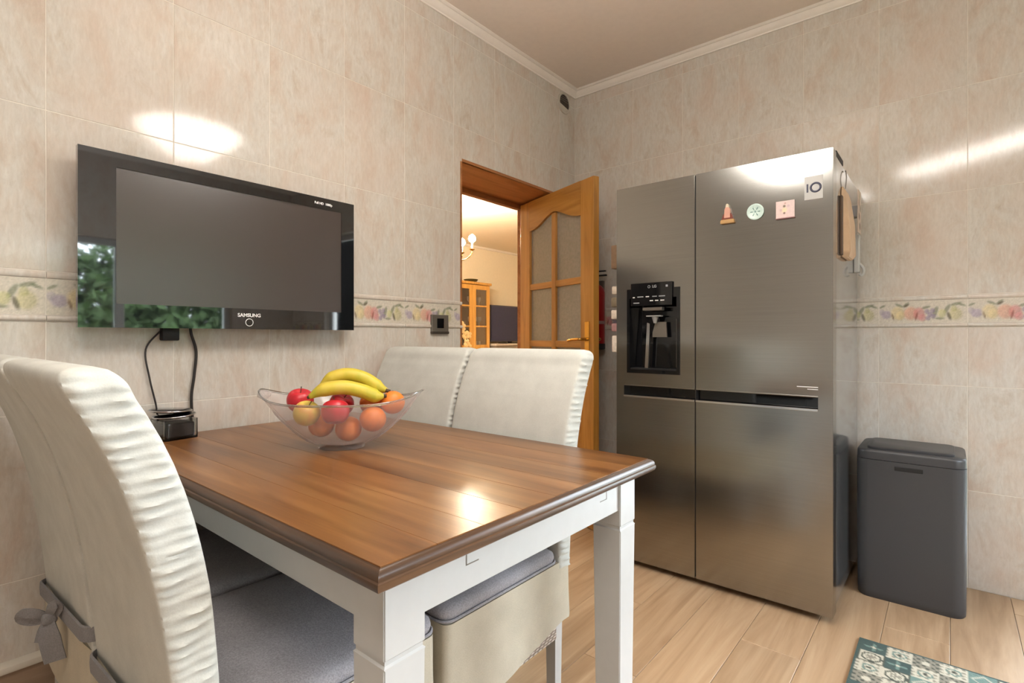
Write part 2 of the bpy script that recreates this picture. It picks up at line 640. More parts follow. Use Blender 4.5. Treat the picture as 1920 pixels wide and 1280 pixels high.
def listello(par, side, u0, u1):
    w = u1 - u0 - 2 * GAP
    key = (side, round(w, 3))
    if key not in lproto:
        if side == 'L':
            fn = lambda u, v, d: (-d, u, v)
        else:
            fn = lambda u, v, d: (u, d, v)
        off = 0 if w > TW * .9 else 0
        o = grid_print('border_tile', w, .1, int(90 * w / TW) + 2, 28, listello_paint, M['listello'], par, fn, .009)
        lproto[key] = o.data
    else:
        o = link(bpy.data.objects.new('border_tile', lproto[key]), par)
    o.location = (XL, u0 + GAP, 1.141) if side == 'L' else (u0 + GAP, YB, 1.141)
    for z0, z1, pr in ((1.1225, 1.1395, .008), (1.2425, 1.2615, .004)):
        k2 = ('p', side, round(w, 3), z0)
        if k2 not in lproto:
            bm = bmn()
            prof = [(-pr * math.cos(t) - .0, (z0 + z1) / 2 + (z1 - z0) / 2 * math.sin(t)) for t in np.linspace(-math.pi / 2, math.pi / 2, 7)]
            prof = [(.009, z0)] + prof + [(.009, z1)]
            if side == 'L':
                f = lambda a, b, w_: (-a, w_, b)
            else:
                f = lambda a, b, w_: (w_, a, b)
            prism(bm, prof, f, 0, w)
            me = to_mesh('border_moulding', bm, 35)
            me.materials.append(M['tile'])
            lproto[k2] = me
        o2 = link(bpy.data.objects.new('border_moulding', lproto[k2]), par)
        o2.location = (XL, u0 + GAP, 0) if side == 'L' else (u0 + GAP, YB, 0)

dhole = (DY0, DY1, -1, DZ)
us = [.30 + TW * k for k in range(-6, 9)]
us = [YF] + us + [YB]
for a, b in zip(us, us[1:]):
    if b - a > TW * 1.2:
        kk = int((b - a) / TW)
        a = b - kk * TW
    for n_ in range(max(1, round((b - a) / TW))):
        a2 = a + n_ * TW
        b2 = min(a2 + TW, b)
        for z0, z1 in ZR:
            put_tile(wl, 'L', a2, b2, z0, z1, dhole)
        e0, e1 = a2, b2
        if a2 < DY0 < b2: e1 = DY0
        if a2 < DY1 < b2: e0 = DY1
        if not (e0 >= DY0 and e1 <= DY1) and e1 - e0 > .03:
            listello(wl, 'L', e0, e1)
bhole = (BD0 - .006, BD1 + .006, -1, BDZ + .006)
us = [.0582 - TW * k for k in range(6, -7, -1)]
us = [XL] + [u for u in us if XL < u < XR] + [XR]
for a, b in zip(us, us[1:]):
    for z0, z1 in ZR:
        put_tile(wb, 'B', a, b, z0, z1, bhole)
    e0, e1 = a, b
    if a < bhole[0] < b: e1 = bhole[0]
    if a < bhole[1] < b: e0 = bhole[1]
    if not (e0 >= bhole[0] and e1 <= bhole[1]) and e1 - e0 > .03:
        listello(wb, 'B', e0, e1)

# crown moulding
prof = [(0, 2.678), (.008, 2.678), (.010, 2.684), (.016, 2.688), (.026, 2.697), (.032, 2.708), (.034, 2.7105), (.040, 2.7105), (.046, 2.714), (.050, 2.7175), (.050, ZC), (0, ZC)]
def crown(name, f, w0, w1):
    bm = bmn()
    prism(bm, prof, f, w0, w1)
    return struct(name, bm, M['cove'], 30)
crown('trim_1', lambda a, b, w: (XL + a, w, b), YF, YB)
crown('trim_2', lambda a, b, w: (w, YB - a, b), XL, XR)
crown('trim_3', lambda a, b, w: (XR - a, w, b), YF, YB)
crown('trim_4', lambda a, b, w: (w, YF + a, b), XL, XR)
# wooden skirting with a pale bead on the left wall
struct('baseboard_left', bx((XL, YF, 0), (XL + .012, DY0 - .02, .185), .002), M['skirting'])
bm = bmn()
prism(bm, [(0, .186), (.022, .186), (.024, .192), (.022, .202), (.014, .208), (0, .210)], lambda a, b, w: (XL + a, w, b), YF, DY0 - .02)
struct('trim_5', bm, M['white_trim'], 40)

# windows and balcony door (outside the frame, they light the room)
def window(name, u0, u1, z0, z1, f, cols=2):
    root = tag(empty(name), kind='structure')
    t = .055
    def bar(nm, a0, a1, b0, b1, d0=.06, d1=.12, mt=M['white_paint']):
        bm = bmn()
        p, q = f(a0, d0, b0), f(a1, d1, b1)
        box(bm, p, q, .004 if mt is M['white_paint'] else 0, 1)
        return obj(nm, bm, mt, root)
    bar('frame_bar', u0, u1, z0, z0 + t); bar('frame_bar', u0, u1, z1 - t, z1)
    bar('frame_bar', u0, u0 + t, z0 + t, z1 - t); bar('frame_bar', u1 - t, u1, z0 + t, z1 - t)
    w = (u1 - u0 - 2 * t) / cols
    for k in range(cols):
        if k:
            bar('frame_bar', u0 + t + k * w - .035, u0 + t + k * w + .035, z0 + t, z1 - t)
        bar('pane', u0 + t + k * w + .03, u0 + t + (k + 1) * w - .03, z0 + t, z1 - t, .088, .092, M['pane'])
    return root
window('window_1', RW0, RW1, RZ0, RZ1, lambda u, d, z: (XR + d, u, z), 2)
window('door_2', BD0, BD1, 0.01, BDZ, lambda u, d, z: (u, YB + d, z), 1)

# ------------------------------------------------------------------ door
door = tag(empty('door_1'), kind='structure')
obj('lining_head', bx((XL - TH - .01, DY0, DZ), (XL + .002, DY1, DZ + .016), .001), M['darkoak'], door)
obj('lining_stop', bx((XL - TH - .01, DY0 + .012, DZ - .03), (XL - TH + .03, DY1 - .012, DZ), .001), M['darkoak'], door)
obj('lining_jamb', bx((XL - TH - .01, DY0 - .012, 0), (XL + .002, DY0, DZ), .001), M['darkoak'], door)
obj('lining_jamb', bx((XL - TH - .01, DY1, 0), (XL + .002, DY1 + .012, DZ), .001), M['darkoak'], door)
LWd, LH, LT = .785, 1.968, .04
hx, hy = -2.25, 2.822
ang = math.atan2(2.553 - hy, -1.513 - hx)
leaf = empty('leaf', (hx, hy, .006), ang, door)
# local: x along the leaf from the hinge, visible face towards -y
st = .118
p0, p1 = st, LWd - st
mid = (p0 + p1) / 2
def lbox(nm, a0, a1, z0, z1, d0, d1, mt, bev=.003):
    return obj(nm, bx((a0, d0, z0), (a1, d1, z1), bev, 2), mt, leaf)
lbox('stile', 0, st, 0, LH, -LT / 2, LT / 2, M['oak'])
lbox('stile', p1, LWd, 0, LH, -LT / 2, LT / 2, M['oak'])
lbox('rail', p0, p1, 0, .2, -LT / 2, LT / 2, M['oakh'])
lbox('rail', p0, p1, .56, .66, -LT / 2, LT / 2, M['oakh'])
pts = [(p0, LH), (p0, 1.772)]
for k in range(1, 24):
    t = k / 24
    s_ = abs(2 * t - 1)
    pts.append((p0 + (p1 - p0) * t, 1.772 + .076 * (.5 + .5 * math.cos(math.pi * min(1, s_ ** .85)))))
pts += [(p1, 1.772), (p1, LH)]
bm = bmn()
prism(bm, pts, lambda a, b, w: (a, w, b), -LT / 2, LT / 2)
obj('rail', bm, M['oakh'], leaf)
lbox('mullion', mid - .022, mid + .022, .66, 1.84, -LT / 2 + .002, LT / 2 - .002, M['oak'])
for z in (1.03, 1.40):
    lbox('muntin', p0, mid - .022, z - .02, z + .02, -LT / 2 + .004, LT / 2 - .004, M['oakh'])
    lbox('muntin', mid + .022, p1, z - .02, z + .02, -LT / 2 + .004, LT / 2 - .004, M['oakh'])
for z0, z1 in ((.66, 1.01), (1.05, 1.38), (1.42, 1.85)):
    for a0, a1 in ((p0, mid - .02), (mid + .02, p1)):
        lbox('pane', a0, a1, z0, z1, -.003, .003, M['frosted'], 0)
for a0, a1 in ((p0, p1),):
    lbox('panel', a0, a1, .2, .56, -.008, .008, M['oakh'], 0)
    lbox('panel', a0 + .04, a1 - .04, .24, .52, -.016, .016, M['oakh'], .008)
for sg in (-1, 1):
    d = sg * LT / 2
    obj('lock_plate', bx((LWd - .075, d, .93), (LWd - .035, d + sg * .004, 1.16), .0015), M['brass'], leaf)
    bm = bmn()
    tube(bm, smooth_path([(LWd - .055, d, 1.06), (LWd - .055, d + sg * .045, 1.06), (LWd - .07, d + sg * .056, 1.06), (LWd - .12, d + sg * .056, 1.058), (LWd - .17, d + sg * .05, 1.052)], 5), .0085, 8)
    obj('handle', bm, M['brass'], leaf, 50)
    bm = bmn()
    lathe(bm, [(.013, 0), (.013, .002), (.010, .004)], 16)
    for v in bm.verts: v.co = Vector((LWd - .055 + v.co.x, d + sg * (.004 + v.co.z), .975 + v.co.y))
    obj('key_rose', bm, M['brass'], leaf, 40)

# ================================================================== TABLE
TZ = .764
TX0, TX1, TY0, TY1 = XL + .006, -.587, .426, 1.291
tcx, tcy = (TX0 + TX1) / 2, (TY0 + TY1) / 2
tb = tag(empty('dining_table', (tcx, tcy, 0)), 'brown wooden dining table with white legs and moulded dark edge', 'table')
hx_, hy_ = (TX1 - TX0) / 2, (TY1 - TY0) / 2
top = obj('tabletop', bx((-hx_ + .014, -hy_ + .014, TZ - .0335), (hx_ - .014, hy_ - .014, TZ - .0165)), M['table_edge'], tb)
e = .0145
nb = 8
bw = (2 * hy_ - 2 * e) / nb
for k in range(nb):
    y0 = -hy_ + e + k * bw
    l, w2 = hx_ - e, bw / 2
    o = obj('board', bx((-l, -w2 + .00015, -.016), (l, w2 - .00015, 0), .0005, 1), M['table_board'], top)
    o.location = (0, y0 + w2, TZ)
eprof = [(0, -.002), (.0015, -.0035), (.003, -.0022), (.0075, -.0045), (.0110, -.009), (.0120, -.0135), (.0116, -.0155), (.0140, -.0175), (.0145, -.023), (.0125, -.029), (.007, -.033), (0, -.0345)]
def edge(nm, f, L, mt):
    """mitred moulding: profile a outwards from the board field, length shrinks inwards"""
    bm = bmn()
    A = [bm.verts.new(f(a, z, -(L + a))) for a, z in eprof]
    Bv = [bm.verts.new(f(a, z, (L + a))) for a, z in eprof]
    ring_faces(bm, A, Bv)
    bm.faces.new(A); bm.faces.new(Bv)
    return obj(nm, bm, mt, tb, 35)
fx_, fy_ = hx_ - e, hy_ - e
edge('edge_moulding', lambda a, z, w: (w, -(fy_ + a), TZ + z), fx_, M['table_edge'])
edge('edge_moulding', lambda a, z, w: (w, (fy_ + a), TZ + z), fx_, M['table_edge'])
edge('edge_moulding', lambda a, z, w: ((fx_ + a), w, TZ + z), fy_, M['table_edgey'])
edge('edge_moulding', lambda a, z, w: (-(fx_ + a), w, TZ + z), fy_, M['table_edgey'])
lg = .078
ins = .040
for sx in (-1, 1):
    for sy in (-1, 1):
        bm = bmn()
        fw_ = 1.0 if sx > 0 else .64                     # the wall-side legs are slimmer and hug the wall
        cx, cy = (hx_ - ins - lg / 2 if sx > 0 else -hx_ + .026), sy * (hy_ - ins - lg / 2)
        rings = []
        for z, h in ((TZ - .034, lg / 2), (.610, lg / 2), (.607, lg / 2 - .003), (.601, lg / 2 - .003), (.598, lg / 2), (.595, lg / 2), (0.0, lg / 2 - .006)):
            rings.append([(cx + a * h * fw_, cy + b * h, z) for a, b in ((-1, -1), (1, -1), (1, 1), (-1, 1))])
        loft(bm, rings)
        es = [e_ for e_ in bm.edges if abs(e_.verts[0].co.z - e_.verts[1].co.z) > .02]
        bmesh.ops.bevel(bm, geom=es, offset=.002, segments=2, affect='EDGES')
        obj('leg', bm, M['white_paint'], tb)
ai = .046
zt, zb_ = TZ - .0335, .648
for sy in (-1, 1):
    y = sy * (hy_ - ai)
    obj('apron', bx((-hx_ + .052, y, zb_), (hx_ - ins - lg, y - sy * .02, zt), .001), M['white_paint'], tb)
for sx in (-1, 1):
    xx = sx * (hx_ - ai)
    obj('apron', bx((xx, -hy_ + ins + lg, zb_), (xx - sx * .02, hy_ - ins - lg, zt), .001), M['white_paint'], tb)
xx = hx_ - ai
for yy, s_ in ((.640 - tcy, 1), (1.115 - tcy, -1)):
    obj('seam_line', bx((xx - .0005, yy - .0012, .690), (xx + .0006, yy + .0012, .718)), M['socket'], tb)
    obj('seam_line', bx((xx - .0005, yy, .690), (xx + .0006, yy + s_ * .03, .692)), M['socket'], tb)

# ================================================================== CHAIRS
CW = .486
def chair_proto():
    root = empty('dining_chair')
    zs = [.42, .55, .69, .80, .89, .97, 1.03]
    yf = [-.192, -.197, -.209, -.231, -.258, -.294, -.330]
    tt = lambda z: float(np.interp(z, [.42, .55, .69, .80], [.058, .066, .072, .075]))
    # back cover with gathered side bands
    rng = np.random.RandomState(11)
    n = 150
    ph = rng.rand(n + 1)
    rings = []
    ztop = 1.038
    for i in range(n + 1):
        z = .40 + (ztop - .40) * i / n
        f = float(np.interp(z, zs, yf)) if z > .42 else -.192 + (.42 - z) * -.02
        # smooth the interpolation
        f = .5 * f + .25 * (float(np.interp(z - .04, zs, yf)) if z - .04 > .42 else -.192) + .25 * float(np.interp(z + .04, zs, yf))
        top_d = ztop - z
        t = tt(z)
        rr = .030
        k = 1 if top_d > rr else math.sqrt(max(0.0, 1 - (1 - top_d / rr) ** 2))
        hw = CW / 2 - (0.028 * (1 - k))
        ht = t / 2 * (.35 + .65 * k)
        yc = f - t / 2
        ring = []
        ridge = .5 + .5 * math.sin(2 * math.pi * z / .021 + 2.2 * ph[i // 5])
        def side(sg, rev):
            pts = []
            m = 7
            for j in range(m + 1):
                q = -1 + 2 * j / m
                env = 1 - abs(q) ** 6
                rp = .5 + .5 * math.sin(2 * math.pi * z / .019 + 1.1 * q + 3 * ph[i // 6])
                rf = (.0015 + .0085 * (rp ** 1.5) * (.6 + .4 * math.sin(z * 61 + 3 * q))) * env * k
                if abs(q) > .95: rf = 0
                pts.append((sg * (hw + rf), yc - q * ht * .93))
            return pts[::-1] if rev else pts
        # front edge -> right side -> rear -> left side
        fr = [(hw - .014, yc + ht), (hw - .006, yc + ht * .99)]
        ring += fr
        ring += side(1, False)
        ring += [(hw - .006, yc - ht * .99), (hw - .014, yc - ht)]
        for s_ in (.55, 0, -.55):
            ring.append((s_ * (hw - .014), yc - ht - .002 * (1 - abs(s_)) * math.sin(z * 9)))
        ring += [(-hw + .014, yc - ht), (-hw + .006, yc - ht * .99)]
        ring += side(-1, True)
        ring += [(-hw + .006, yc + ht * .99), (-hw + .014, yc + ht)]
        for s_ in (-.55, 0, .55):
            ring.append((s_ * (hw - .014), yc + ht + .004 * (1 - s_ * s_) * k))
        rings.append([(a, b, z) for a, b in ring])
    bm = bmn()
    loft(bm, rings)
    obj('backrest', bm, M['slip'], root, 60)
    # wicker seat frame
    bm = bmn()
    fr = [((-CW / 2 + .012, -.20, .185), (-CW / 2 + .034, .245, .41)), ((CW / 2 - .034, -.20, .185), (CW / 2 - .012, .245, .41)),
          ((-CW / 2 + .034, .222, .185), (CW / 2 - .034, .245, .41)), ((-CW / 2 + .034, -.23, .185), (CW / 2 - .034, -.20, .41))]
    for a, b in fr:
        box(bm, a, b, .004, 1)
    obj('seat_frame', bm, M['wicker'], root)
    for sx in (-1, 1):
        for sy in (-1, 1):
            cx, cy = sx * (CW / 2 - .036), (.225 if sy > 0 else -.218)
            bm = bmn()
            loft(bm, [[(cx + a * h, cy + b * h + (0 if sy > 0 else -.0), z) for a, b in ((-1, -1), (1, -1), (1, 1), (-1, 1))] for z, h in ((0, .015), (.30, .0185))])
            obj('leg', bm, M['white_paint'], root)
    # seat cover skirt: top sheet and three hanging sides
    path = []
    hw, yb, yfz = CW / 2, -.250, .255
    npt = 18
    path += [(0, yb - .008), (-hw * .4, yb - .008), (-hw * .8, yb - .006), (-hw + .008, yb - .002)]
    for k in range(npt):
        path.append((-hw, yb + .012 + (yfz - .032 - yb) * k / npt))
    for k in range(5):
        a = R(180 - 90 * k / 4)
        path.append((-hw + .02 + .02 * math.cos(a), yfz - .02 + .02 * math.sin(a)))
    for k in range(1, npt):
        path.append((-hw + .02 + (2 * hw - .04) * k / npt, yfz))
    for k in range(5):
        a = R(90 - 90 * k / 4)
        path.append((hw - .02 + .02 * math.cos(a), yfz - .02 + .02 * math.sin(a)))
    for k in range(npt, -1, -1):
        path.append((hw, yb + .012 + (yfz - .032 - yb) * k / npt))
    path += [(hw - .008, yb - .002), (hw * .8, yb - .006), (hw * .4, yb - .008)]
    bm = bmn()
    cols_o, cols_i = [], []
    zn = 8
    for idx, (px, py) in enumerate(path):
        back = max(0, min(1, (yfz - py) / .46))
        hem = .168 + .075 * back ** 1.25
        co, ci = [], []
        for j in range(zn + 1):
            q = j / zn
            z = .418 + (hem - .418) * q
            wv = .003 * q * math.sin(idx * .55) + .002 * q * math.sin(idx * 1.3 + z * 40)
            d = Vector((px, py * .6, 0)).normalized()
            out = .003 * q + wv * (1 - .7 * back)
            co.append(bm.verts.new((px + d.x * out, py + d.y * out, z)))
            ci.append(bm.verts.new((px + d.x * (out - .004), py + d.y * (out - .004), z)))
        cols_o.append(co); cols_i.append(ci)
    cols_o.append(cols_o[0]); cols_i.append(cols_i[0])
    for a, b in zip(cols_o, cols_o[1:]):
        for j in range(zn):
            bm.faces.new((a[j], b[j], b[j + 1], a[j + 1]))
    for a, b in zip(cols_i, cols_i[1:]):
        for j in range(zn):
            bm.faces.new((a[j + 1], b[j + 1], b[j], a[j]))
    for a, b, c_, d_ in zip(cols_o, cols_o[1:], cols_i, cols_i[1:]):
        bm.faces.new((a[zn], b[zn], d_[zn], c_[zn]))
        bm.faces.new((a[0], c_[0], d_[0], b[0]))
    bm.faces.new([c_[0] for c_ in cols_o[:-1]])
    obj('seat_cover', bm, M['skirtcloth'], root, 50)
    # cushion
    bm = bmn()
    rings = []
    for z, ins_ in ((.419, .012), (.424, .003), (.436, 0), (.448, .002), (.456, .010), (.461, .03), (.464, .08)):
        rings.append([(a, b + .033, z) for a, b in rrect(CW - .004 - 2 * ins_, .448 - 2 * ins_, .03 if ins_ < .05 else .02, 5)])
    loft(bm, rings)
    cu = obj('seat_cushion', bm, M['cushion'], root, 50)
    bm = bmn()
    pp = [(a, b + .033, .424) for a, b in rrect(CW - .002, .450, .03, 5)]
    tube(bm, pp + [pp[0]], .0035, 6)
    obj('piping', bm, M['cushion'], cu, 60)
    # sash round the back, tied in a bow behind
    bm = bmn()
    outer = [(-hw - .003, -.17, -1, 0), (-hw - .003, -.20, -1, 0), (-hw - .003, -.228, -1, 0)]
    for k in range(1, 6):
        a_ = R(180 + 90 * k / 6)
        outer.append((-hw + .027 + .03 * math.cos(a_), -.232 + .03 * math.sin(a_), math.cos(a_), math.sin(a_)))
    outer += [(-hw + .03 + (2 * hw - .06) * k / 8, -.2625, 0, -1) for k in range(9)]
    for k in range(1, 6):
        a_ = R(270 + 90 * k / 6)
        outer.append((hw - .027 + .03 * math.cos(a_), -.232 + .03 * math.sin(a_), math.cos(a_), math.sin(a_)))
    outer += [(hw + .003, -.228, 1, 0), (hw + .003, -.20, 1, 0), (hw + .003, -.17, 1, 0)]
    A = []
    for px, py, nx_, ny_ in outer:
        c0 = Vector((px, py, .414 + .040 * min(1, max(0, (px + .24) / .48))))
        d = Vector((nx_, ny_, 0))
        A.append([c0 + Vector((0, 0, .017)), c0 + d * .004 + Vector((0, 0, .015)), c0 + d * .005, c0 + d * .004 - Vector((0, 0, .016)), c0 - Vector((0, 0, .018)), c0 - d * .002])
    loft(bm, A)
    sash = obj('sash', bm, M['sash'], root, 50)
    bx0, by0, bz0 = .040, -.288, .436
    ba = R(58)
    def bow(pts):
        return [(bx0 + p[0] * math.cos(ba) - p[1] * math.sin(ba), by0 + p[0] * math.sin(ba) + p[1] * math.cos(ba), bz0 + p[2]) for p in smooth_path([Vector(p) for p in pts], 5)]
    wdir = Vector((math.sin(ba), -math.cos(ba), 0))
    def ribbon(pts, wd, nm):
        bm = bmn()
        rg = []
        pts = [Vector(p) for p in pts]
        n_ = len(pts)
        for k, p in enumerate(pts):
            tg = (pts[min(k + 1, n_ - 1)] - pts[max(k - 1, 0)]).normalized()
            sd = wdir.cross(tg).normalized()
            nn = tg.cross(sd).normalized()
            w_ = wd[0] + (wd[1] - wd[0]) * min(1, 2.2 * k / (n_ - 1))
            rg.append([p + sd * w_ - nn * .0016, p + sd * w_ + nn * .0016, p - sd * w_ + nn * .0016, p - sd * w_ - nn * .0016])
        loft(bm, rg)
        return obj(nm, bm, M['sash'], sash, 50)
    ribbon(bow([(0, 0, 0), (-.018, -.014, .018), (-.040, -.012, .020), (-.048, -.006, .008), (-.030, 0, -.002), (0, .002, 0)]), (.008, .012), 'bow_loop')
    ribbon(bow([(0, 0, 0), (.010, -.016, .022), (.016, -.016, .034), (.020, -.010, .022), (.004, 0, 0)]), (.008, .011), 'bow_loop')
    ribbon(bow([(0, -.006, -.004), (.004, -.012, -.03), (.010, -.012, -.065), (.016, -.010, -.098)]), (.012, .021), 'bow_tail')
    ribbon(bow([(0, -.002, -.004), (-.008, -.003, -.03), (-.014, -.002, -.055)]), (.009, .013), 'bow_tail')
    bm = bmn()
    box(bm, (bx0 - .014, by0 - .014, bz0 - .013), (bx0 + .014, by0 + .014, bz0 + .013), .006, 2)
    obj('bow_knot', bm, M['sash'], sash, 50)
    return root
def copy_tree(o, parent=None, skip=()):
    c = o.copy()
    COL.objects.link(c)
    c.parent = parent
    for ch in list(o.children):
        if ch.name not in skip:
            copy_tree(ch, c)
    return c
ch0 = chair_proto()
CHAIRS = [((-1.124, .541), 0, 'white slipcovered dining chair facing the door, at the table end away from the wall'),
          ((-1.6305, .539), 0, 'white slipcovered dining chair with grey bow, between the television wall and another chair'),
          ((-1.124, 1.082), 180, 'white slipcovered dining chair backing onto the fridge and door, beside the table end'),
          ((-1.6305, 1.082), 180, 'white slipcovered dining chair against the tiled wall below the light switch')]
for k, ((cx, cy), rz, lab) in enumerate(CHAIRS):
    o = ch0 if k == 0 else copy_tree(ch0, None, ('sash',) if rz else ())
    o.location = (cx, cy, 0)
    o.rotation_euler.z = R(rz)
    tag(o, lab, 'chair', 'white slipcovered dining chairs')

# ================================================================== FRIDGE
FX0, FX1, FY = -1.235, -.335, 2.272
fr = tag(empty('refrigerator', ((FX0 + FX1) / 2, 2.6, 0)), 'tall stainless steel side-by-side refrigerator with black water dispenser', 'refrigerator')
ox, oy = (FX0 + FX1) / 2, 2.6
def fo(name, bm, mat, parent=fr, smooth=None, off=(0, 0, 0)):
    for v in bm.verts:
        v.co -= Vector((ox, oy, 0))
    return obj(name, bm, mat, parent, smooth)
fo('body', bx((FX0 + .0015, 2.348, .05), (FX1 - .0015, 2.955, 1.775), .004), M['steel_side'])
fo('plinth', bx((FX0 + .02, 2.36, 0), (FX1 - .02, 2.93, .05)), M['black_matte'])
SEAM = -.8525
DT = 2.340
def rects_minus(x0, x1, z0, z1, holes):
    rs = [(x0, x1, z0, z1)]
    for h in holes:
        rs = [q for r in rs for q in cut(r, h)]
    return rs
SL0, SL1, SZ0, SZ1 = -1.195, -.384, .802, .850
CV = (-1.168, -.931, .922, 1.262)
def fdoor(x0, x1, holes, xs0, xs1):
    bm = bmn()
    xs = sorted({x0, x1, *[min(max(h[0], x0), x1) for h in holes], *[min(max(h[1], x0), x1) for h in holes]})
    zs_ = sorted({.03, 1.785, *[h[2] for h in holes], *[h[3] for h in holes]})
    inh = lambda a, b: any(h[0] < a < h[1] and h[2] < b < h[3] for h in holes)
    vd = {}
    def V(a, y, b):
        k = (round(a, 5), round(y, 5), round(b, 5))
        if k not in vd: vd[k] = bm.verts.new((a, y, b))
        return vd[k]
    def cell(i, j):
        if not (0 <= i < len(xs) - 1 and 0 <= j < len(zs_) - 1): return False
        return not inh((xs[i] + xs[i + 1]) / 2, (zs_[j] + zs_[j + 1]) / 2)
    for i in range(len(xs) - 1):
        for j in range(len(zs_) - 1):
            if not cell(i, j): continue
            a0, a1, b0, b1 = xs[i], xs[i + 1], zs_[j], zs_[j + 1]
            bm.faces.new((V(a0, FY, b0), V(a1, FY, b0), V(a1, FY, b1), V(a0, FY, b1)))
            bm.faces.new((V(a0, DT, b0), V(a0, DT, b1), V(a1, DT, b1), V(a1, DT, b0)))
            for di, dj, e0, e1 in ((-1, 0, (a0, b0), (a0, b1)), (1, 0, (a1, b0), (a1, b1)), (0, -1, (a0, b0), (a1, b0)), (0, 1, (a0, b1), (a1, b1))):
                if not cell(i + di, j + dj):
                    bm.faces.new((V(e0[0], FY, e0[1]), V(e1[0], FY, e1[1]), V(e1[0], DT, e1[1]), V(e0[0], DT, e0[1])))
    bmesh.ops.recalc_face_normals(bm, faces=bm.faces)
    # round the long outer vertical edges a little
    es = [e_ for e_ in bm.edges if all(abs(v.co.y - FY) < 1e-5 and (abs(v.co.x - x0) < 1e-5 or abs(v.co.x - x1) < 1e-5) for v in e_.verts) and len(e_.link_faces) == 2 and abs(e_.verts[0].co.x - e_.verts[1].co.x) < 1e-5]
    if es: bmesh.ops.bevel(bm, geom=es, offset=.0015, segments=2, affect='EDGES')
    return bm
LD = (FX0, SEAM - .0025)
RD = (SEAM + .0025, FX1)
d1 = fo('freezer_door', fdoor(*LD, [(SL0, 9, SZ0, SZ1), CV], 0, 0), M['steel'])
d2 = fo('fridge_door', fdoor(*RD, [(-9, SL1, SZ0, SZ1)], 0, 0), M['steel'])
for (a, b), par in (((SL0, LD[1]), d1), ((RD[0], SL1), d2)):
    fo('handle_recess', bx((a, FY + .03, SZ0), (b, FY + .034, SZ1)), M['black_gloss'], par)
    fo('handle_lip', bx((a, FY - .004, SZ0 - .006), (b, FY + .014, SZ0 + .003), .001), M['chrome'], par)
    fo('handle_lip', bx((a, FY - .001, SZ1 - .001), (b, FY + .01, SZ1 + .004), .001), M['steel'], par)
fo('gasket', bx((SEAM - .0024, FY + .006, .035), (SEAM + .0024, DT, 1.78)), M['black_matte'])
fo('hinge_cover', bx((FX1 - .09, 2.37, 1.776), (FX1 - .002, 2.53, 1.802), .004), M['black_matte'])
fo('hinge_cover', bx((FX0 + .002, 2.37, 1.776), (FX0 + .09, 2.53, 1.802), .004), M['black_matte'])
# dispenser
bm = bmn()
box(bm, (CV[0], FY + .062, CV[2]), (CV[1], FY + .066, CV[3]))
for a, b in (((CV[0] - .010, FY - .004, CV[2] - .012), (CV[0] + .004, FY + .064, CV[3] + .04)), ((CV[1] - .004, FY - .004, CV[2] - .012), (CV[1] + .010, FY + .064, CV[3] + .04)),
             ((CV[0] + .004, FY - .004, CV[2] - .012), (CV[1] - .004, FY + .064, CV[2] + .004)), ((CV[0] + .004, FY - .004, CV[3] - .004), (CV[1] - .004, FY + .064, CV[3] + .04))):
    box(bm, a, b)
for v in bm.verts:
    if v.co.z > CV[3]: v.co.y = min(v.co.y, FY - .0005)
dsp = fo('dispenser', bm, M['black_gloss'], fr)
fo('control_panel', bx((-1.154, FY - .012, 1.222), (-.952, FY - .004, 1.328), .002), M['black_gloss'], dsp)
rt = (R(90), 0, 0)
def ft(body, size, px, pz, y, mat=M['white_print'], bold=0):
    return text('lettering', body, size, mat, dsp, (px - ox, y - oy, pz), rt, .0004, bold)
ft('LG', .017, -1.036, 1.309, FY - .0126, M['grey_print'], .0003)
bm = bmn()
ringp = [(-1.062 + .0055 * math.cos(a), FY - .0128, 1.309 + .0055 * math.sin(a)) for a in np.linspace(0, 2 * math.pi, 17)]
tube(bm, ringp, .0012, 5, False)
fo('logo_ring', bm, M['grey_print'], dsp)
fo('status_light', bx((-.982, FY - .0128, 1.304), (-.972, FY - .0118, 1.314)), M['grey_print'], dsp)
for px, pz, w in ((-1.138, 1.262, .010), (-1.105, 1.264, .03), (-1.07, 1.264, .016), (-1.035, 1.264, .022), (-1.000, 1.264, .03), (-1.05, 1.245, .016), (-1.025, 1.245, .016), (-.998, 1.245, .018), (-1.125, 1.236, .03)):
    fo('indicator', bx((px - w / 2, FY - .0127, pz - .0022), (px + w / 2, FY - .0118, pz + .0022)), M['grey_print'] if w > .02 else M['white_print'], dsp)
fo('nozzle_plate', bx((-1.10, FY - .002, 1.200), (-1.005, FY + .03, 1.216), .003), M['socket'], dsp)
fo('nozzle_plate', bx((-1.085, FY + .004, 1.172), (-1.012, FY + .03, 1.178), .002), M['grey_plastic'], dsp)
bm = bmn()
lathe(bm, [(.016, 0), (.012, -.012), (.007, -.03)], 16, (-1.048, FY + .022, 1.172))
fo('nozzle', bm, M['grey_plastic'], dsp, 40)
bm = bmn()
prism(bm, [(-1.066, 1.10), (-1.052, 1.148), (-1.000, 1.148), (-.996, 1.078), (-1.066, 1.078)], lambda a, b, w: (a, w, b), FY + .034, FY + .042)
fo('paddle', bm, M['socket'], dsp)
bm = bmn()
prism(bm, [(-1.098, .926), (-1.082, .926), (-1.072, 1.14), (-1.086, 1.146)], lambda a, b, w: (a, w, b), FY + .018, FY + .03)
fo('guide_strip', bm, M['chrome'], dsp)
fo('drip_tray', bx((CV[0] + .005, FY + .002, CV[2] + .004), (CV[1] - .005, FY + .06, CV[2] + .012), .001), M['black_matte'], dsp)
fo('side_strip', bx((-.942, FY + .01, CV[2] + .02), (-.938, FY + .02, 1.16)), M['socket'], dsp)
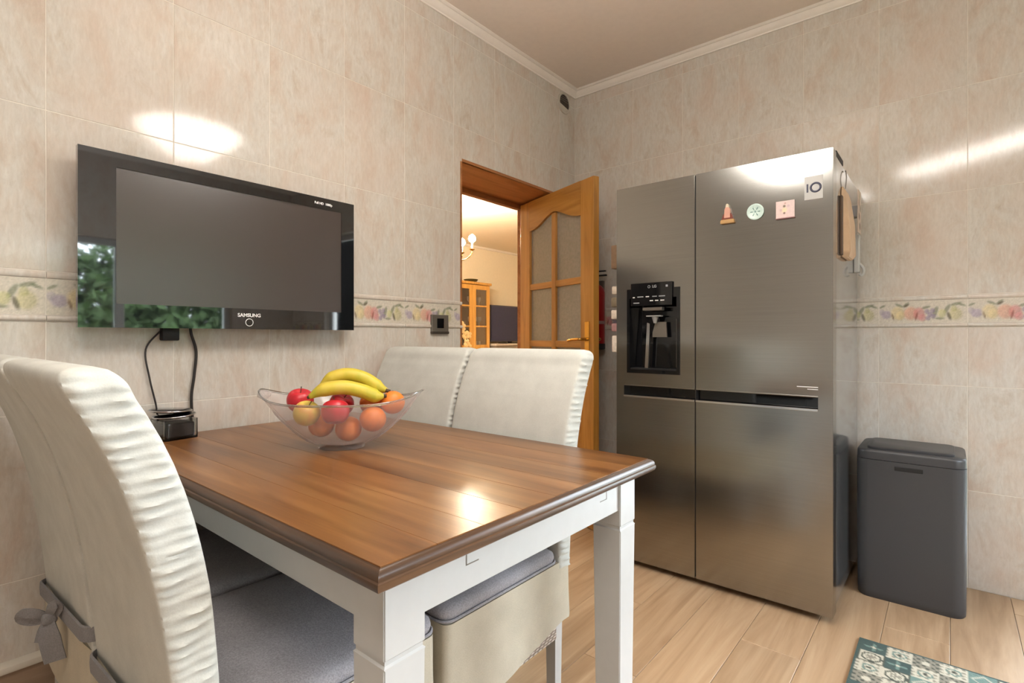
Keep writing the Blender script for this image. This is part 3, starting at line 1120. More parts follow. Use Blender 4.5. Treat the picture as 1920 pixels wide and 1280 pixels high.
# sticker and door lettering
stk = fo('warranty_sticker', bx((-.430, FY - .0012, 1.602), (-.368, FY - .0002, 1.690), .0003, 1), M['white_paint'], d2)
fo('digit_one', bx((-.4225, FY - .0020, 1.630), (-.4165, FY - .0010, 1.662)), M['navy_print'], stk)
bm = bmn()
tube(bm, [(-.392 + .0165 * math.cos(a), FY - .0016, 1.646 + .0165 * math.sin(a)) for a in np.linspace(0, 2 * math.pi, 25)], .0035, 6, False)
fo('digit_zero', bm, M['navy_print'], stk, 40)
fo('door_lettering', bx((-.456, FY - .0010, .8865), (-.384, FY - .0001, .8895)), M['white_print'], d2)
fo('door_lettering', bx((-.420, FY - .0010, .878), (-.384, FY - .0001, .8808)), M['white_print'], d2)

# magnets on the fridge front
def mag(name, loc, label, group='magnets on the fridge front'):
    return tag(empty(name, loc), label, 'magnet', group)
g = mag('bell_magnet', (-.714, FY - .0005, 1.552), 'brown and red figure-shaped magnet on a tan base, on the steel fridge door')
for nm, pr, th, mt in (('base', [(-.028, 0), (.028, 0), (.027, .016), (-.027, .016)], .014, plain('tan_resin', (190, 150, 96), .5)),
                       ('skirt', [(-.024, .016), (.024, .016), (.017, .040), (-.016, .040)], .012, plain('brown_resin', (120, 52, 34), .5)),
                       ('torso', [(-.012, .022), (.012, .022), (.011, .060), (.006, .066), (-.006, .066), (-.010, .058)], .016, plain('pink_resin', (214, 160, 140), .5)),
                       ('hat', [(-.007, .064), (.007, .064), (.005, .078), (0, .082), (-.005, .078)], .014, plain('cream_resin', (226, 214, 190), .5))):
    bm = bmn()
    prism(bm, pr, lambda a, b, w: (a, -w, b), 0, th)
    bmesh.ops.bevel(bm, geom=bm.edges[:], offset=.0012, segments=2, affect='EDGES')
    obj(nm, bm, mt, g, 40)
g = mag('round_magnet', (-.606, FY - .0005, 1.585), 'pale mint round plate-shaped magnet on the steel fridge door')
bm = bmn()
lathe(bm, [(.030, 0), (.0325, .003), (.0325, .006), (.029, .007), (.024, .005), (.0, .0052)], 28, cap1=False)
for v in bm.verts: v.co = Vector((v.co.x, -v.co.z, v.co.y))
obj('plate', bm, plain('mint_glaze', (200, 222, 216), .3), g, 40)
bm = bmn()
for k in range(6):
    a = k * math.pi / 3
    tube(bm, [(.008 * math.cos(a), -.0056, .008 * math.sin(a)), (.018 * math.cos(a), -.0056, .018 * math.sin(a))], [.0008, .0022], 5)
tube(bm, [(.0028 * math.cos(a), -.0058, .0028 * math.sin(a)) for a in np.linspace(0, 2 * math.pi, 9)], .0012, 5, False)
obj('rosette', bm, plain('teal_print', (128, 166, 164), .3), g)
g = mag('square_magnet', (-.496, FY - .0005, 1.545), 'pink square picture magnet on the steel fridge door')
def sq_paint(U, V):
    c = np.tile(np.array(lin((222, 200, 196))), (len(U), 1))
    for cx, cy, r, col in ((.030, .030, .012, (236, 214, 180)), (.030, .045, .006, (120, 104, 84)), (.030, .018, .005, (120, 96, 84)), (.018, .03, .006, (206, 180, 180)), (.045, .045, .006, (206, 180, 186)), (.033, .056, .004, (190, 150, 140))):
        d = np.hypot(U - cx, V - cy)
        a = np.clip((r - d) / (r * .4), 0, 1)[:, None]
        c = c * (1 - a) + np.array(lin(col)) * a
    return c
grid_print('picture', .066, .066, 33, 33, sq_paint, M['print'], g, lambda u, v, d: (u - .033, -.006 + d, v), .006)
obj('frame_edge', bx((-.034, -.009, -.004), (.034, 0, 0), .001), plain('mauve_resin', (150, 112, 112), .5), g)

# things hung on the fridge sides
g = tag(empty('paper_pouch', (FX1 - .001, 2.56, 1.40)), 'tan paper pouch hanging on the side of the fridge', 'pouch')
bm = bmn()
rings = []
for z, h, t in ((0, .075, .020), (.02, .10, .030), (.15, .105, .026), (.255, .10, .012), (.285, .09, .004)):
    rings.append([(t * (a + 1) / 2 + .0005, b * h, z) for a, b in ((-1, -1), (1, -.8), (1, .8), (-1, 1))])
loft(bm, rings)
bmesh.ops.bevel(bm, geom=bm.edges[:], offset=.003, segments=2, affect='EDGES')
obj('pouch_body', bm, plain('tan_paper', (206, 174, 142), .8, bmp=.2), g, 40)
obj('dark_backing', bx((0, -.125, .005), (.008, -.095, .24), .002), plain('brown_leather', (92, 70, 52), .6), g)
bm = bmn(); tube(bm, smooth_path([(.006, -.03, .285), (.010, -.03, .33), (.006, -.02, .36), (.003, -.01, .36)], 5), .002, 6)
obj('hook', bm, M['socket'], g)
g = tag(empty('photo_card', (FX1 - .001, 2.76, 1.535)), 'small brown patterned photo card on the side of the fridge', 'card')
def card_paint(U, V):
    c = np.tile(np.array(lin((206, 186, 168))), (len(U), 1))
    for cx, cy, r, col in ((.05, .03, .022, (70, 56, 46)), (.02, .07, .02, (92, 64, 50)), (.06, .11, .02, (120, 108, 84)), (.02, .13, .018, (140, 100, 90)), (.05, .075, .014, (190, 150, 140)), (.04, .16, .02, (170, 156, 128))):
        d = np.hypot(U - cx, V - cy)
        a = np.clip((r - d) / (r * .4), 0, 1)[:, None]
        c = c * (1 - a) + np.array(lin(col)) * a
    return c
grid_print('card', .085, .185, 24, 50, card_paint, M['print'], g, lambda u, v, d: (.030 - d, u - .0425, v), .004)
obj('magnet_block', bx((0, -.02, .07), (.027, .02, .12), .003), M['grey_plastic'], g)
g = tag(empty('clip_hook', (FX1 - .001, 2.84, 1.37)), 'white plastic clip with a hook on the side of the fridge', 'hook')
obj('strip', bx((0, -.02, 0), (.022, .02, .17), .004), M['white_paint'], g)
bm = bmn(); tube(bm, smooth_path([(.020, 0, .04), (.034, 0, .02), (.036, 0, 0), (.028, 0, -.012), (.02, 0, -.006)], 5), .006, 8)
obj('hook_arm', bm, M['white_paint'], g, 50)
names = [('brown hook-shaped magnet high on the fridge side facing the door', (126, 100, 76), 1.41, .115, .03),
         ('pale oblong magnet, topmost of the row on the fridge side facing the door', (205, 190, 172), 1.285, .04, .026),
         ('dark floral magnet in the row on the fridge side facing the door', (120, 108, 88), 1.225, .045, .03),
         ('cream square magnet in the row on the fridge side facing the door', (214, 200, 184), 1.165, .045, .03),
         ('pinkish round-cornered magnet in the row on the fridge side facing the door', (160, 120, 120), 1.105, .04, .028),
         ('white tall magnet, lowest of the row on the fridge side facing the door', (218, 206, 192), 1.005, .08, .026)]
for lab, c, z, hh, th in names:
    bm = bmn()
    box(bm, (-th - .008, -.022, 0), (0, .022, hh), .006, 2)
    o = obj('fridge_magnet', bm, plain('magnet_paint', c, .5, var=.15, nscale=60), None, 40)
    o.location = (FX0 + .0005, 2.306, z)
    tag(o, lab, 'magnet', 'magnets on the fridge side')

# ================================================================== BIN
bn = tag(empty('pedal_bin', (-.128, 2.79, 0)), 'dark grey rectangular plastic waste bin between fridge and tiled wall', 'bin')
bw_, bd_ = .356, .32
bm = bmn()
loft(bm, [[(a * s_, b * s_, z) for a, b in rrect(bw_, bd_, .045, 6)] for z, s_ in ((0, .965), (.006, .985), (.03, .99), (.30, .998), (.572, 1.0))])
obj('body', bm, M['bin'], bn, 40)
bm = bmn()
loft(bm, [[(a * s_, b * s_, z) for a, b in rrect(bw_, bd_, .045, 6)] for z, s_ in ((.574, 1.0), (.600, .995), (.608, .985), (.612, .96))])
lid = obj('lid', bm, M['bin_lid'], bn, 40)
bm = bmn()
loft(bm, [[(a, b - .005, z) for a, b in rrect(bw_ - .07 - q, bd_ - .07 - q, .03, 5)] for z, q in ((.606, 0), (.619, 0), (.622, .006))])
obj('flap', bm, M['bin_lid'], lid, 40)
bm = bmn()
box(bm, (-.046, -bd_ / 2 - .0012, .538), (.046, -bd_ / 2 + .01, .556), .002)
obj('grip_slot', bm, M['black_matte'], bn)

# ================================================================== TELEVISION
TVX, A0, A1, Z0, Z1 = -1.862, .354, 1.235, 1.106, 1.615
tv = tag(empty('television', (XL, (A0 + A1) / 2, Z0)), 'black flat-screen television mounted on the tiled wall', 'television')
oc = Vector((XL, (A0 + A1) / 2, Z0))
def to(name, bm, mat, parent=tv, smooth=None):
    for v in bm.verts: v.co -= oc
    return obj(name, bm, mat, parent, smooth)
s0, s1, q0, q1 = .442, 1.178, 1.176, 1.572
bm = bmn()
for a, b in (((A0, Z0), (A1, q0)), ((A0, q1), (A1, Z1)), ((A0, q0), (s0, q1)), ((s1, q0), (A1, q1))):
    box(bm, (TVX - .022, a[0], a[1]), (TVX, b[0], b[1]))
bmesh.ops.remove_doubles(bm, verts=bm.verts, dist=1e-5)
bz = to('bezel', bm, M['piano'])
to('screen', bx((TVX - .02, s0, q0), (TVX - .003, s1, q1)), M['screen'])
to('housing', bx((XL + .03, A0 + .07, Z0 + .05), (TVX - .021, A1 - .07, Z1 - .05), .012), M['black_matte'])
to('wall_bracket', bx((XL + .001, .62, 1.22), (XL + .032, .97, 1.5), .002), M['black_matte'])
tvr = (R(90), 0, R(90))
text('lettering', 'SAMSUNG', .017, M['white_print'], bz, Vector((TVX + .0006, .820, 1.153)) - oc, tvr, .0003, .0004)
text('lettering', 'Full HD  1080p', .012, M['white_print'], bz, Vector((TVX + .0006, 1.100, 1.592)) - oc, tvr, .0003, .0004)
bm = bmn()
tube(bm, [(TVX + .0005, .820 + .0125 * math.cos(a), 1.129 + .0125 * math.sin(a)) for a in np.linspace(0, 2 * math.pi, 25)], .0012, 5, False)
to('power_ring', bm, M['white_print'], bz)
# cables and plug
bm = bmn()
tube(bm, smooth_path([(-1.925, .60, 1.14), (-1.930, .575, 1.10), (-1.934, .535, 1.04), (-1.934, .545, .95), (-1.93, .562, .86), (-1.925, .566, .80), (-1.925, .58, .773)], 8), .0026, 6)
tag(obj('thin_cable', bm, M['rubber'], None, 60), 'thin dark cable dangling below the television, towards the glass jar', 'cable')
bm = bmn()
tube(bm, smooth_path([(-1.92, .655, 1.13), (-1.930, .662, 1.09), (-1.934, .678, 1.03), (-1.934, .672, .95), (-1.934, .664, .88), (-1.934, .668, .80), (-1.930, .672, .771)], 8), .0046, 8)
tag(obj('thick_cable', bm, M['rubber'], None, 60), 'thicker dark cable hanging straight from the television to the table top', 'cable')
pg = tag(empty('power_adapter', (XL, .598, 1.055)), 'black plug adapter under the television on the tiled wall', 'plug')
bm = bmn(); box(bm, (.001, -.024, .012), (.034, .024, .058), .004)
obj('plug_body', bm, M['black_matte'], pg, 40)
bm = bmn(); tube(bm, smooth_path([(.018, 0, .056), (.018, -.003, .075), (.02, -.004, .10)], 4), .0045, 6)
obj('strain_relief', bm, M['rubber'], pg, 60)

# ================================================================== SMALL WALL THINGS
sw = tag(empty('light_switch', (XL, 1.772, 1.1)), 'grey metal light switch with black rocker beside the doorway', 'switch')
obj('plate', bx((0, -.056, 0), (.012, .056, .088), .003), M['socket'], sw)
obj('rocker', bx((.010, -.022, .022), (.015, .022, .070), .002), M['black_gloss'], sw)
obj('bottom_lip', bx((0, -.056, -.006), (.016, .056, .006), .002), plain('dark_bronze', (86, 78, 70), .4, .6), sw)  # darker, slightly proud lip along the lower edge of the plate
vt = tag(empty('air_vent', (XL, 2.867, 2.605)), 'small round air vent under the ceiling moulding in the corner', 'vent')
def disc(bm, r0, r1, d0, d1, n=28):
    vr = lathe(bm, [(r1, 0), (r1, d1), ((r0 + r1) / 2, d1 + .002), (r0, d1), (r0, d0)], n, cap0=False, cap1=False)
    for v in bm.verts: v.co = Vector((v.co.z, v.co.x, v.co.y))
bm = bmn(); disc(bm, .055, .068, .002, .008)
obj('ring', bm, M['vent'], vt, 40)
bm = bmn(); lathe(bm, [(.0555, .001), (.0555, .003)], 28)
for v in bm.verts: v.co = Vector((v.co.z, v.co.x, v.co.y))
obj('opening', bm, M['vent_dark'], vt)
bm = bmn()
pts = [(.054 * math.cos(a), .054 * math.sin(a)) for a in np.linspace(math.pi * 1.08, math.pi * 1.80, 14)]
prism(bm, pts, lambda a, b, w: (w, a, b), .003, .008)
obj('shutter', bm, M['vent'], vt)
for k in range(3):
    z = .012 + k * .014
    w_ = math.sqrt(.052 ** 2 - z ** 2)
    obj('louvre', bx((.003, -w_, z - .0012), (.006, w_, z + .0012)), M['socket'], vt)

# fire extinguisher behind the open door
ex = tag(empty('fire_extinguisher', (-1.735, 2.925, 1.0)), 'red fire extinguisher on the wall between door and fridge', 'extinguisher')
bm = bmn(); lathe(bm, [(.05, .03), (.055, .035), (.055, .36), (.05, .385), (.03, .405), (.018, .412), (.018, .43)], 28)
obj('cylinder', bm, M['red'], ex, 40)
bm = bmn(); lathe(bm, [(.053, 0), (.057, .004), (.057, .035), (.054, .038)], 28)
obj('boot', bm, M['black_matte'], ex, 40)
bm = bmn(); lathe(bm, [(.0555, .16), (.0556, .18)], 28, cap0=False, cap1=False)
obj('band', bm, plain('pale_band', (150, 120, 120), .4), ex, 40)
bm = bmn(); box(bm, (-.012, -.012, .43), (.012, .012, .462), .003)
box(bm, (-.01, -.008, .462), (.075, .008, .472), .002); box(bm, (0, -.008, .490), (.07, .008, .498), .002); box(bm, (-.012, -.008, .462), (.002, .008, .50), .002)
obj('valve', bm, M['black_matte'], ex)
bm = bmn(); tube(bm, smooth_path([(-.012, 0, .445), (-.05, -.01, .44), (-.068, -.01, .38), (-.064, -.005, .25), (-.062, 0, .12)], 6), .008, 8)
obj('hose', bm, M['black_matte'], ex, 60)
obj('bracket', bx((-.02, .05, .2), (.02, .074, .44), .002), M['socket'], ex)

# ================================================================== ON THE TABLE
# fruit bowl
BX, BY = -1.338, .848
bang = R(39.742)
bo = tag(empty('fruit_bowl', (BX, BY, TZ), bang), 'boat-shaped ribbed clear glass bowl full of fruit on the table', 'bowl')
def bowl_ring(q, inner):
    """q: 0 foot .. 1 rim"""
    n = 160
    out = []
    for k in range(n):
        a = 2 * math.pi * k / n
        ca, sa = math.cos(a), math.sin(a)
        g_ = q ** .85
        la = .066 + (.232 - .066) * g_
        lb = .060 + (.138 - .060) * g_ ** .8
        pw_ = 1 + .35 * q
        px = la * math.copysign(abs(ca) ** (1 / (1 if q < .3 else 1)), ca)
        sharp = 1 - .25 * q * abs(ca) ** 4
        py = lb * sa * sharp
        z = .012 + (.122 + .030 * abs(ca) ** 5 * q) * q ** 1.15
        rib = .0026 * math.cos(a * 40) * (1 if .12 < q < .75 else 0) * (0 if inner else 1)
        th = .0055 if inner else 0
        l_ = math.hypot(px, py)
        f_ = (l_ - th + rib) / l_
        out.append((px * f_, py * f_, z + (.004 * (1 - q) if inner else 0)))
    return out
qs = [0, .06, .14, .22, .3, .38, .46, .54, .62, .7, .78, .86, .94, 1.0]
bm = bmn()
ro = [bowl_ring(q, False) for q in qs]
ri = [bowl_ring(q, True) for q in reversed(qs)]
foot = [[(p[0] * s_, p[1] * s_, z) for p in ro[0]] for z, s_ in ((0.0, .90), (.002, .97), (.010, .97))]
loft(bm, foot + ro + ri)
obj('glass_bowl', bm, M['bowl_glass'], bo, 60)
bm = bmn()
rp = [Vector(p) for p in ro[-1]]
tube(bm, rp + [rp[0]], .0032, 6, False)
obj('rim', bm, M['jar_glass'], bo, 60)
bm = bmn()
rings = []
for x_, r_ in ((-.240, .002), (-.238, .010), (-.228, .016), (-.214, .015), (-.205, .006)):
    rings.append([(x_, r_ * math.cos(a), .150 + r_ * .8 * math.sin(a)) for a in np.linspace(0, 2 * math.pi, 13)[:-1]])
loft(bm, rings)
obj('handle_scroll', bm, M['bowl_glass'], bo, 60)
cb, sb = math.cos(bang), math.sin(bang)
def bpos(u, v, z):
    return (BX + u * cb - v * sb, BY + u * sb + v * cb, TZ + z)
def fruit_mat(name, cols, scale=5, rough=.35, bmp=0, nb=60):
    m, nt, bs = nmat(name)
    n = noise(nt, coords(nt, (14, 14, 5)), scale * .3, 4, .6)
    nt.links.new(ramp(nt, n, [(.32, lin(cols[0])), (.52, lin(cols[1])), (.7, lin(cols[2]))]), bs.inputs['Base Color'])
    bs.inputs['Roughness'].default_value = rough
    if bmp:
        bump(nt, bs, noise(nt, coords(nt), nb * 6, 2), bmp, .002)
    return m
M['apple_red'] = fruit_mat('apple_red', [(170, 24, 34), (192, 34, 48), (206, 70, 70)])
M['apple_yellow'] = fruit_mat('apple_yellow', [(196, 176, 70), (214, 180, 80), (216, 130, 70)])
M['orange'] = fruit_mat('orange_peel', [(214, 106, 30), (224, 118, 36), (230, 132, 52)], 5, .45, .3)
M['banana'] = fruit_mat('banana_peel', [(176, 172, 48), (206, 182, 60), (216, 190, 84)], 3, .45)
M['stalk'] = plain('stalk', (70, 52, 34), .7)
def apple(u, v, z, r, mt, label, tilt=(0, 0)):
    g = tag(empty('apple', bpos(u, v, z)), label, 'apple', 'apples in the glass bowl')
    g.rotation_euler = (tilt[0], tilt[1], random.random() * 6)
    bm = bmn()
    prof_ = []
    for k in range(21):
        a = -math.pi / 2 + math.pi * k / 20
        rr = r * (math.cos(a) ** .8 if math.cos(a) > 0 else 0) * (1 + .05 * math.sin(a))
        zz = r * .92 * math.sin(a)
        dip = math.exp(-(rr / (r * .36)) ** 2)
        zz -= math.copysign(.28 * r, zz) * dip if abs(zz) > r * .4 else 0
        prof_.append((max(rr, .0006), zz))
    lathe(bm, prof_, 28)
    obj('flesh', bm, mt, g, 80)
    bm = bmn(); tube(bm, smooth_path([(0, 0, r * .6), (.001, 0, r * .8), (.004, .001, r * 1.12)], 4), [.0012] * 8 + [.0018], 6)
    obj('stem', bm, M['stalk'], g, 60)
def orange(u, v, z, r, label):
    g = tag(empty('orange', bpos(u, v, z)), label, 'orange', 'oranges in the glass bowl')
    bm = bmn(); lathe(bm, [(max(.0006, r * math.cos(a)), r * .95 * math.sin(a)) for a in np.linspace(-math.pi / 2, math.pi / 2, 21)], 28)
    obj('peel', bm, M['orange'], g, 80)
    bm = bmn(); lathe(bm, [(.003, r * .945), (.0035, r * .955), (.001, r * .96)], 8)
    obj('navel', bm, M['stalk'], g)
apple(-.122, .008, .132, .037, M['apple_red'], 'shiny red apple at the scrolled end of the glass bowl', (.2, -.2))
apple(-.082, -.048, .103, .036, M['apple_yellow'], 'yellow-green apple with a red blush behind the bowl glass', (.4, .3))
apple(.0, -.056, .108, .038, M['apple_red'], 'red apple under the bananas in the middle of the bowl', (.3, .1))
apple(-.02, .058, .115, .036, M['apple_red'], 'red apple at the back of the bowl, behind the bananas', (.1, .5))
orange(-.062, .01, .062, .036, 'orange low in the bowl, beneath the red apples')
orange(.018, .004, .052, .037, 'orange lying on the bottom centre of the bowl')
orange(.092, -.012, .082, .037, 'orange low at the pointed end of the bowl')
orange(.140, .024, .125, .035, 'orange near the rim at the pointed end, beside the banana stems')
orange(.070, .062, .118, .036, 'orange at the back, beneath the banana stems')
def banana(label, p, r, name='banana'):
    pts = [Vector(bpos(*q)) for q in smooth_path([Vector(q) for q in p], 8)]
    base = pts[0].copy(); base.z = min(q.z for q in pts)
    g = tag(empty(name, base), label, 'banana', 'bananas on top of the fruit')
    n = len(pts)
    rad = []
    for k in range(n):
        t = k / (n - 1)
        rad.append(r * min(1, .30 + 3.6 * t) * (1 if t < .80 else max(.26, 1 - (t - .80) * 4.6)))
    bm = bmn(); tube(bm, [q - base for q in pts[:n - 2]], rad[:n - 2], 7)
    obj('peel', bm, M['banana'], g, 75)
    bm = bmn(); tube(bm, [q - base for q in pts[n - 3:]], [rad[-3] * .98, rad[-3] * .8, rad[-3] * .85], 7)
    obj('stem', bm, M['stalk'], g, 60)
    bm = bmn(); d = (pts[0] - pts[1]).normalized(); tube(bm, [pts[0] - base - d * .001, pts[0] - base + d * .006], [rad[0] * .9, rad[0] * .6], 7)
    obj('tip', bm, M['stalk'], g, 60)
banana('front banana of the bunch, curving over the red apple', [(-.070, -.060, .150), (-.032, -.052, .169), (.020, -.040, .174), (.066, -.024, .162), (.098, -.008, .147), (.128, .000, .146)], .0205)
banana('upper banana arching over the top of the fruit', [(-.058, -.014, .172), (-.026, -.008, .197), (.018, -.001, .207), (.062, .006, .196), (.098, .014, .172), (.130, .016, .158)], .0195)
banana('rear banana of the bunch, half hidden behind the others', [(-.05, .030, .162), (-.01, .040, .182), (.03, .044, .186), (.068, .042, .178), (.10, .038, .164), (.130, .036, .156)], .0175)

# square glass jar with dark lid discs
jr = tag(empty('glass_jar', (-1.865, .592, TZ), R(8)), 'low square glass jar with tilted dark lids under the television', 'jar')
bm = bmn()
o_ = rrect(.10, .10, .012, 4); i_ = rrect(.088, .088, .008, 4)
loft(bm, [[(a, b, z) for a, b in o_] for z in (0, .06)] + [[(a, b, z) for a, b in i_] for z in (.06, .006)])
obj('jar_body', bm, M['jar_glass'], jr, 40)
obj('dark_contents', bx((-.040, -.040, .007), (.040, .040, .05), .004), plain('dark_contents', (56, 50, 48), .4, var=.3), jr)
for z, dx, tl in ((.066, .0, .05), (.082, -.012, -.06)):
    bm = bmn()
    lathe(bm, [(.05, 0), (.058, .003), (.058, .007), (.053, .010), (.0, .0105)], 32, cap1=False)
    o = obj('lid', bm, M['black_gloss'], jr, 40)
    o.location = (0, dx, z)
    o.rotation_euler = (tl, 0, 0)
    bm = bmn(); tube(bm, [(.058 * math.cos(a), .058 * math.sin(a), .005) for a in np.linspace(0, 2 * math.pi, 33)], .002, 6, False)
    obj('rim', bm, M['chrome'], o, 60)

# ================================================================== RUG
def rug_paint(U, V):
    cs = .071
    off = .010
    x = (U - off) / cs
    y = (V - off) / cs
    ix, iy = np.floor(x), np.floor(y)
    p, q = (x - ix) * 2 - 1, (y - iy) * 2 - 1
    order = np.array([[0, 4, 2, 4, 3, 1, 2], [1, 0, 4, 2, 1, 4, 0], [4, 1, 3, 4, 2, 1, 4], [2, 4, 1, 0, 4, 3, 1]])
    st_ = order[iy.astype(int) % 4, ix.astype(int) % 7]
    rr = np.hypot(p, q)
    th = np.arctan2(q, p)
    cream, dark, teal, grey, dteal = [np.array(lin(c)) for c in ((190, 184, 166), (74, 78, 68), (104, 128, 120), (134, 130, 116), (62, 80, 76))]
    n = len(x)
    c = np.tile(cream, (n, 1))
    def put(mask, col, a=1.0):
        c[mask] = c[mask] * (1 - a) + col * a
    s0_ = st_ == 0
    put(s0_, dteal); put(s0_ & (np.cos(4 * th) * .45 + .35 > rr), teal); put(s0_ & (rr < .18), cream)
    s1_ = st_ == 1
    put(s1_ & (np.abs(rr - .75) < .10), dark); put(s1_ & (np.abs(np.cos(4 * th)) * .5 + .05 > rr), grey); put(s1_ & (np.maximum(abs(p), abs(q)) > .9), dark)
    s2_ = st_ == 2
    put(s2_, grey); put(s2_ & ((np.sin(p * 9) * np.sin(q * 9)) > .3), dark); put(s2_ & (rr < .35), cream)
    s3_ = st_ == 3
    put(s3_, teal); put(s3_ & (np.abs(np.abs(p) + np.abs(q) - .8) < .1), cream, .7)
    s4_ = st_ == 4
    put(s4_ & ((np.sin(p * 12) + np.sin(q * 12)) > .7), grey); put(s4_ & (np.abs(rr - .5) < .08), teal); put(s4_ & (rr < .2), dark)
    edge_ = (U < off) | (V < off) | (U > 1.45 - off) | (V > .62 - off)
    put(edge_, dteal)
    return c
rg = grid_print('kitchen_rug', 1.45, .62, 290, 124, rug_paint, M['rug'], None, lambda u, v, d: (u, -v, .006 - d), .0055)
rg.location = (-.249, 2.245, 0)
tag(rg, 'green and cream patchwork-tile kitchen rug on the wood floor', 'rug')

# ================================================================== PENDANT AND CEILING LIGHT
pn = tag(empty('pendant_lamp', (-.733, 1.075, 2.03)), 'white glass bowl pendant lamp hanging over the dining table', 'lamp')
bm = bmn()
lathe(bm, [(.02, 0), (.07, .006), (.11, .03), (.16, .075), (.225, .125), (.25, .15), (.247, .152), (.22, .128), (.155, .08), (.105, .036), (.066, .012), (.02, .006)], 40)
obj('shade', bm, emis('lit_glass_shade', (255, 250, 243), 10.5), pn, 40)
bm = bmn(); lathe(bm, [(.012, -.02), (.018, -.012), (.012, 0), (.006, .01), (.006, .62), (.006, .66)], 14)
obj('rod', bm, M['brass'], pn, 40)
bm = bmn(); lathe(bm, [(.02, .65), (.05, .675), (.055, .70)], 20)
obj('canopy', bm, M['brass'], pn, 40)
ct = tag(empty('ceiling_lamp', (.15, -.10, ZC), R(36)), 'long white ceiling lamp near the window', 'lamp')
obj('tray', bx((-.62, -.145, -.03), (.62, .145, 0), .004), M['white_paint'], ct)
bm = bmn(); box(bm, (-.60, -.13, -.07), (.60, .13, -.03), .02, 3)
obj('diffuser', bm, emis('lit_diffuser', (255, 249, 241), 15.0), ct, 40)

# ================================================================== LIVING ROOM BEYOND THE DOOR
LX0, LX1, LY0, LY1, LZ = -6.3, XL - TH - .012, .4, 8.9, 2.65
M['lwood'] = wood('living_floor', [(120, 84, 52), (150, 108, 70), (170, 128, 88)], 1, .4)
struct('floor_living', bx((LX0 - .2, LY0 - .2, -.12), (LX1 - .0, LY1 + .2, -.002)), M['lwood'])
struct('ceiling_living', bx((LX0 - .2, LY0 - .2, LZ), (LX1, LY1 + .2, LZ + .12)), M['cream_wall'])
struct('wall_living_far', bx((LX0 - .2, LY0 - .2, 0), (LX0, LY1 + .2, LZ)), M['cream_wall'])
struct('wall_living_end', bx((LX0, LY1, 0), (LX1, LY1 + .2, LZ)), M['cream_wall'])
struct('wall_living_start', bx((LX0, LY0 - .2, 0), (LX1, LY0, LZ)), M['cream_wall'])
wall('wall_living_near', [((LX1 - .012, LY0, 0), (LX1, DY0 - .02, LZ)), ((LX1 - .012, DY1 + .02, 0), (LX1, YB + .2, LZ)), ((LX1 - .012, DY0 - .02, DZ + .02), (LX1, DY1 + .02, LZ)), ((LX1, YB + .21, 0), (LX1 + .2, LY1 + .2, LZ))], M['cream_wall'])
struct('trim_6', bx((LX0, LY0, LZ - .04), (LX0 + .03, LY1, LZ), .006), M['cove'])

# chandelier
cd = tag(empty('chandelier', (-4.26, 4.02, 0)), 'lit candle-style chandelier in the cream room beyond the doorway', 'chandelier')
bm = bmn(); lathe(bm, [(.004, 1.90), (.02, 1.92), (.03, 1.96), (.015, 2.0), (.02, 2.08), (.01, 2.14), (.007, 2.2), (.007, LZ - .03), (.05, LZ - .02), (.055, LZ)], 16)
obj('stem', bm, M['brass'], cd, 40)
M['bulb'] = emis('candle_bulb', (255, 238, 208), 330.0)
for k in range(6):
    a = R(40 + 60 * k)
    dx, dy = math.cos(a), math.sin(a)
    bm = bmn()
    tube(bm, smooth_path([(.015 * dx, .015 * dy, 2.0), (.10 * dx, .10 * dy, 1.93), (.20 * dx, .20 * dy, 1.94), (.26 * dx, .26 * dy, 2.0), (.265 * dx, .265 * dy, 2.04)], 5), .007, 8)
    lathe(bm, [(.008, 2.03), (.028, 2.04), (.030, 2.048), (.012, 2.05)], 14, (.265 * dx, .265 * dy, 0))
    ar = obj('arm', bm, M['brass'], cd, 50)
    bm = bmn(); lathe(bm, [(.011, 2.05), (.011, 2.12)], 12, (.265 * dx, .265 * dy, 0))
    obj('candle_sleeve', bm, M['white_paint'], ar, 40)
    bm = bmn(); lathe(bm, [(.010, 2.12), (.034, 2.140), (.040, 2.160), (.032, 2.19), (.004, 2.212)], 16, (.265 * dx, .265 * dy, 0))
    obj('bulb', bm, M['bulb'], ar, 60)

# display cabinet
cbn = tag(empty('display_cabinet', (-6.1, 6.12, 0)), 'light oak glazed display cabinet in the room beyond the doorway', 'cabinet')
M['loak'] = wood('light_oak', [(190, 136, 62), (214, 160, 82), (226, 178, 102)], 2, .4, 1.0, .05)
M['cabdark'] = plain('cabinet_inside', (96, 62, 44), .6)
hw = .43
def cbx(nm, a, b, mt, par=cbn, bev=.004):
    return obj(nm, bx(a, b, bev, 1), mt, par)
cbx('side_panel', (-.19, -hw, 0), (.17, -hw + .03, 1.93), M['loak'])
cbx('side_panel', (-.19, hw - .03, 0), (.17, hw, 1.93), M['loak'])
cbx('back_panel', (-.19, -hw + .03, .05), (-.175, hw - .03, 1.9), M['cabdark'], bev=0)
cbx('top_board', (-.19, -hw - .02, 1.93), (.20, hw + .02, 1.97), M['loak'])
cbx('base', (-.19, -hw + .03, .0), (.165, hw - .03, .86), M['loak'])
for z in (1.25, 1.58):
    cbx('shelf', (-.17, -hw + .03, z - .01), (.14, hw - .03, z + .01), M['loak'], bev=0)
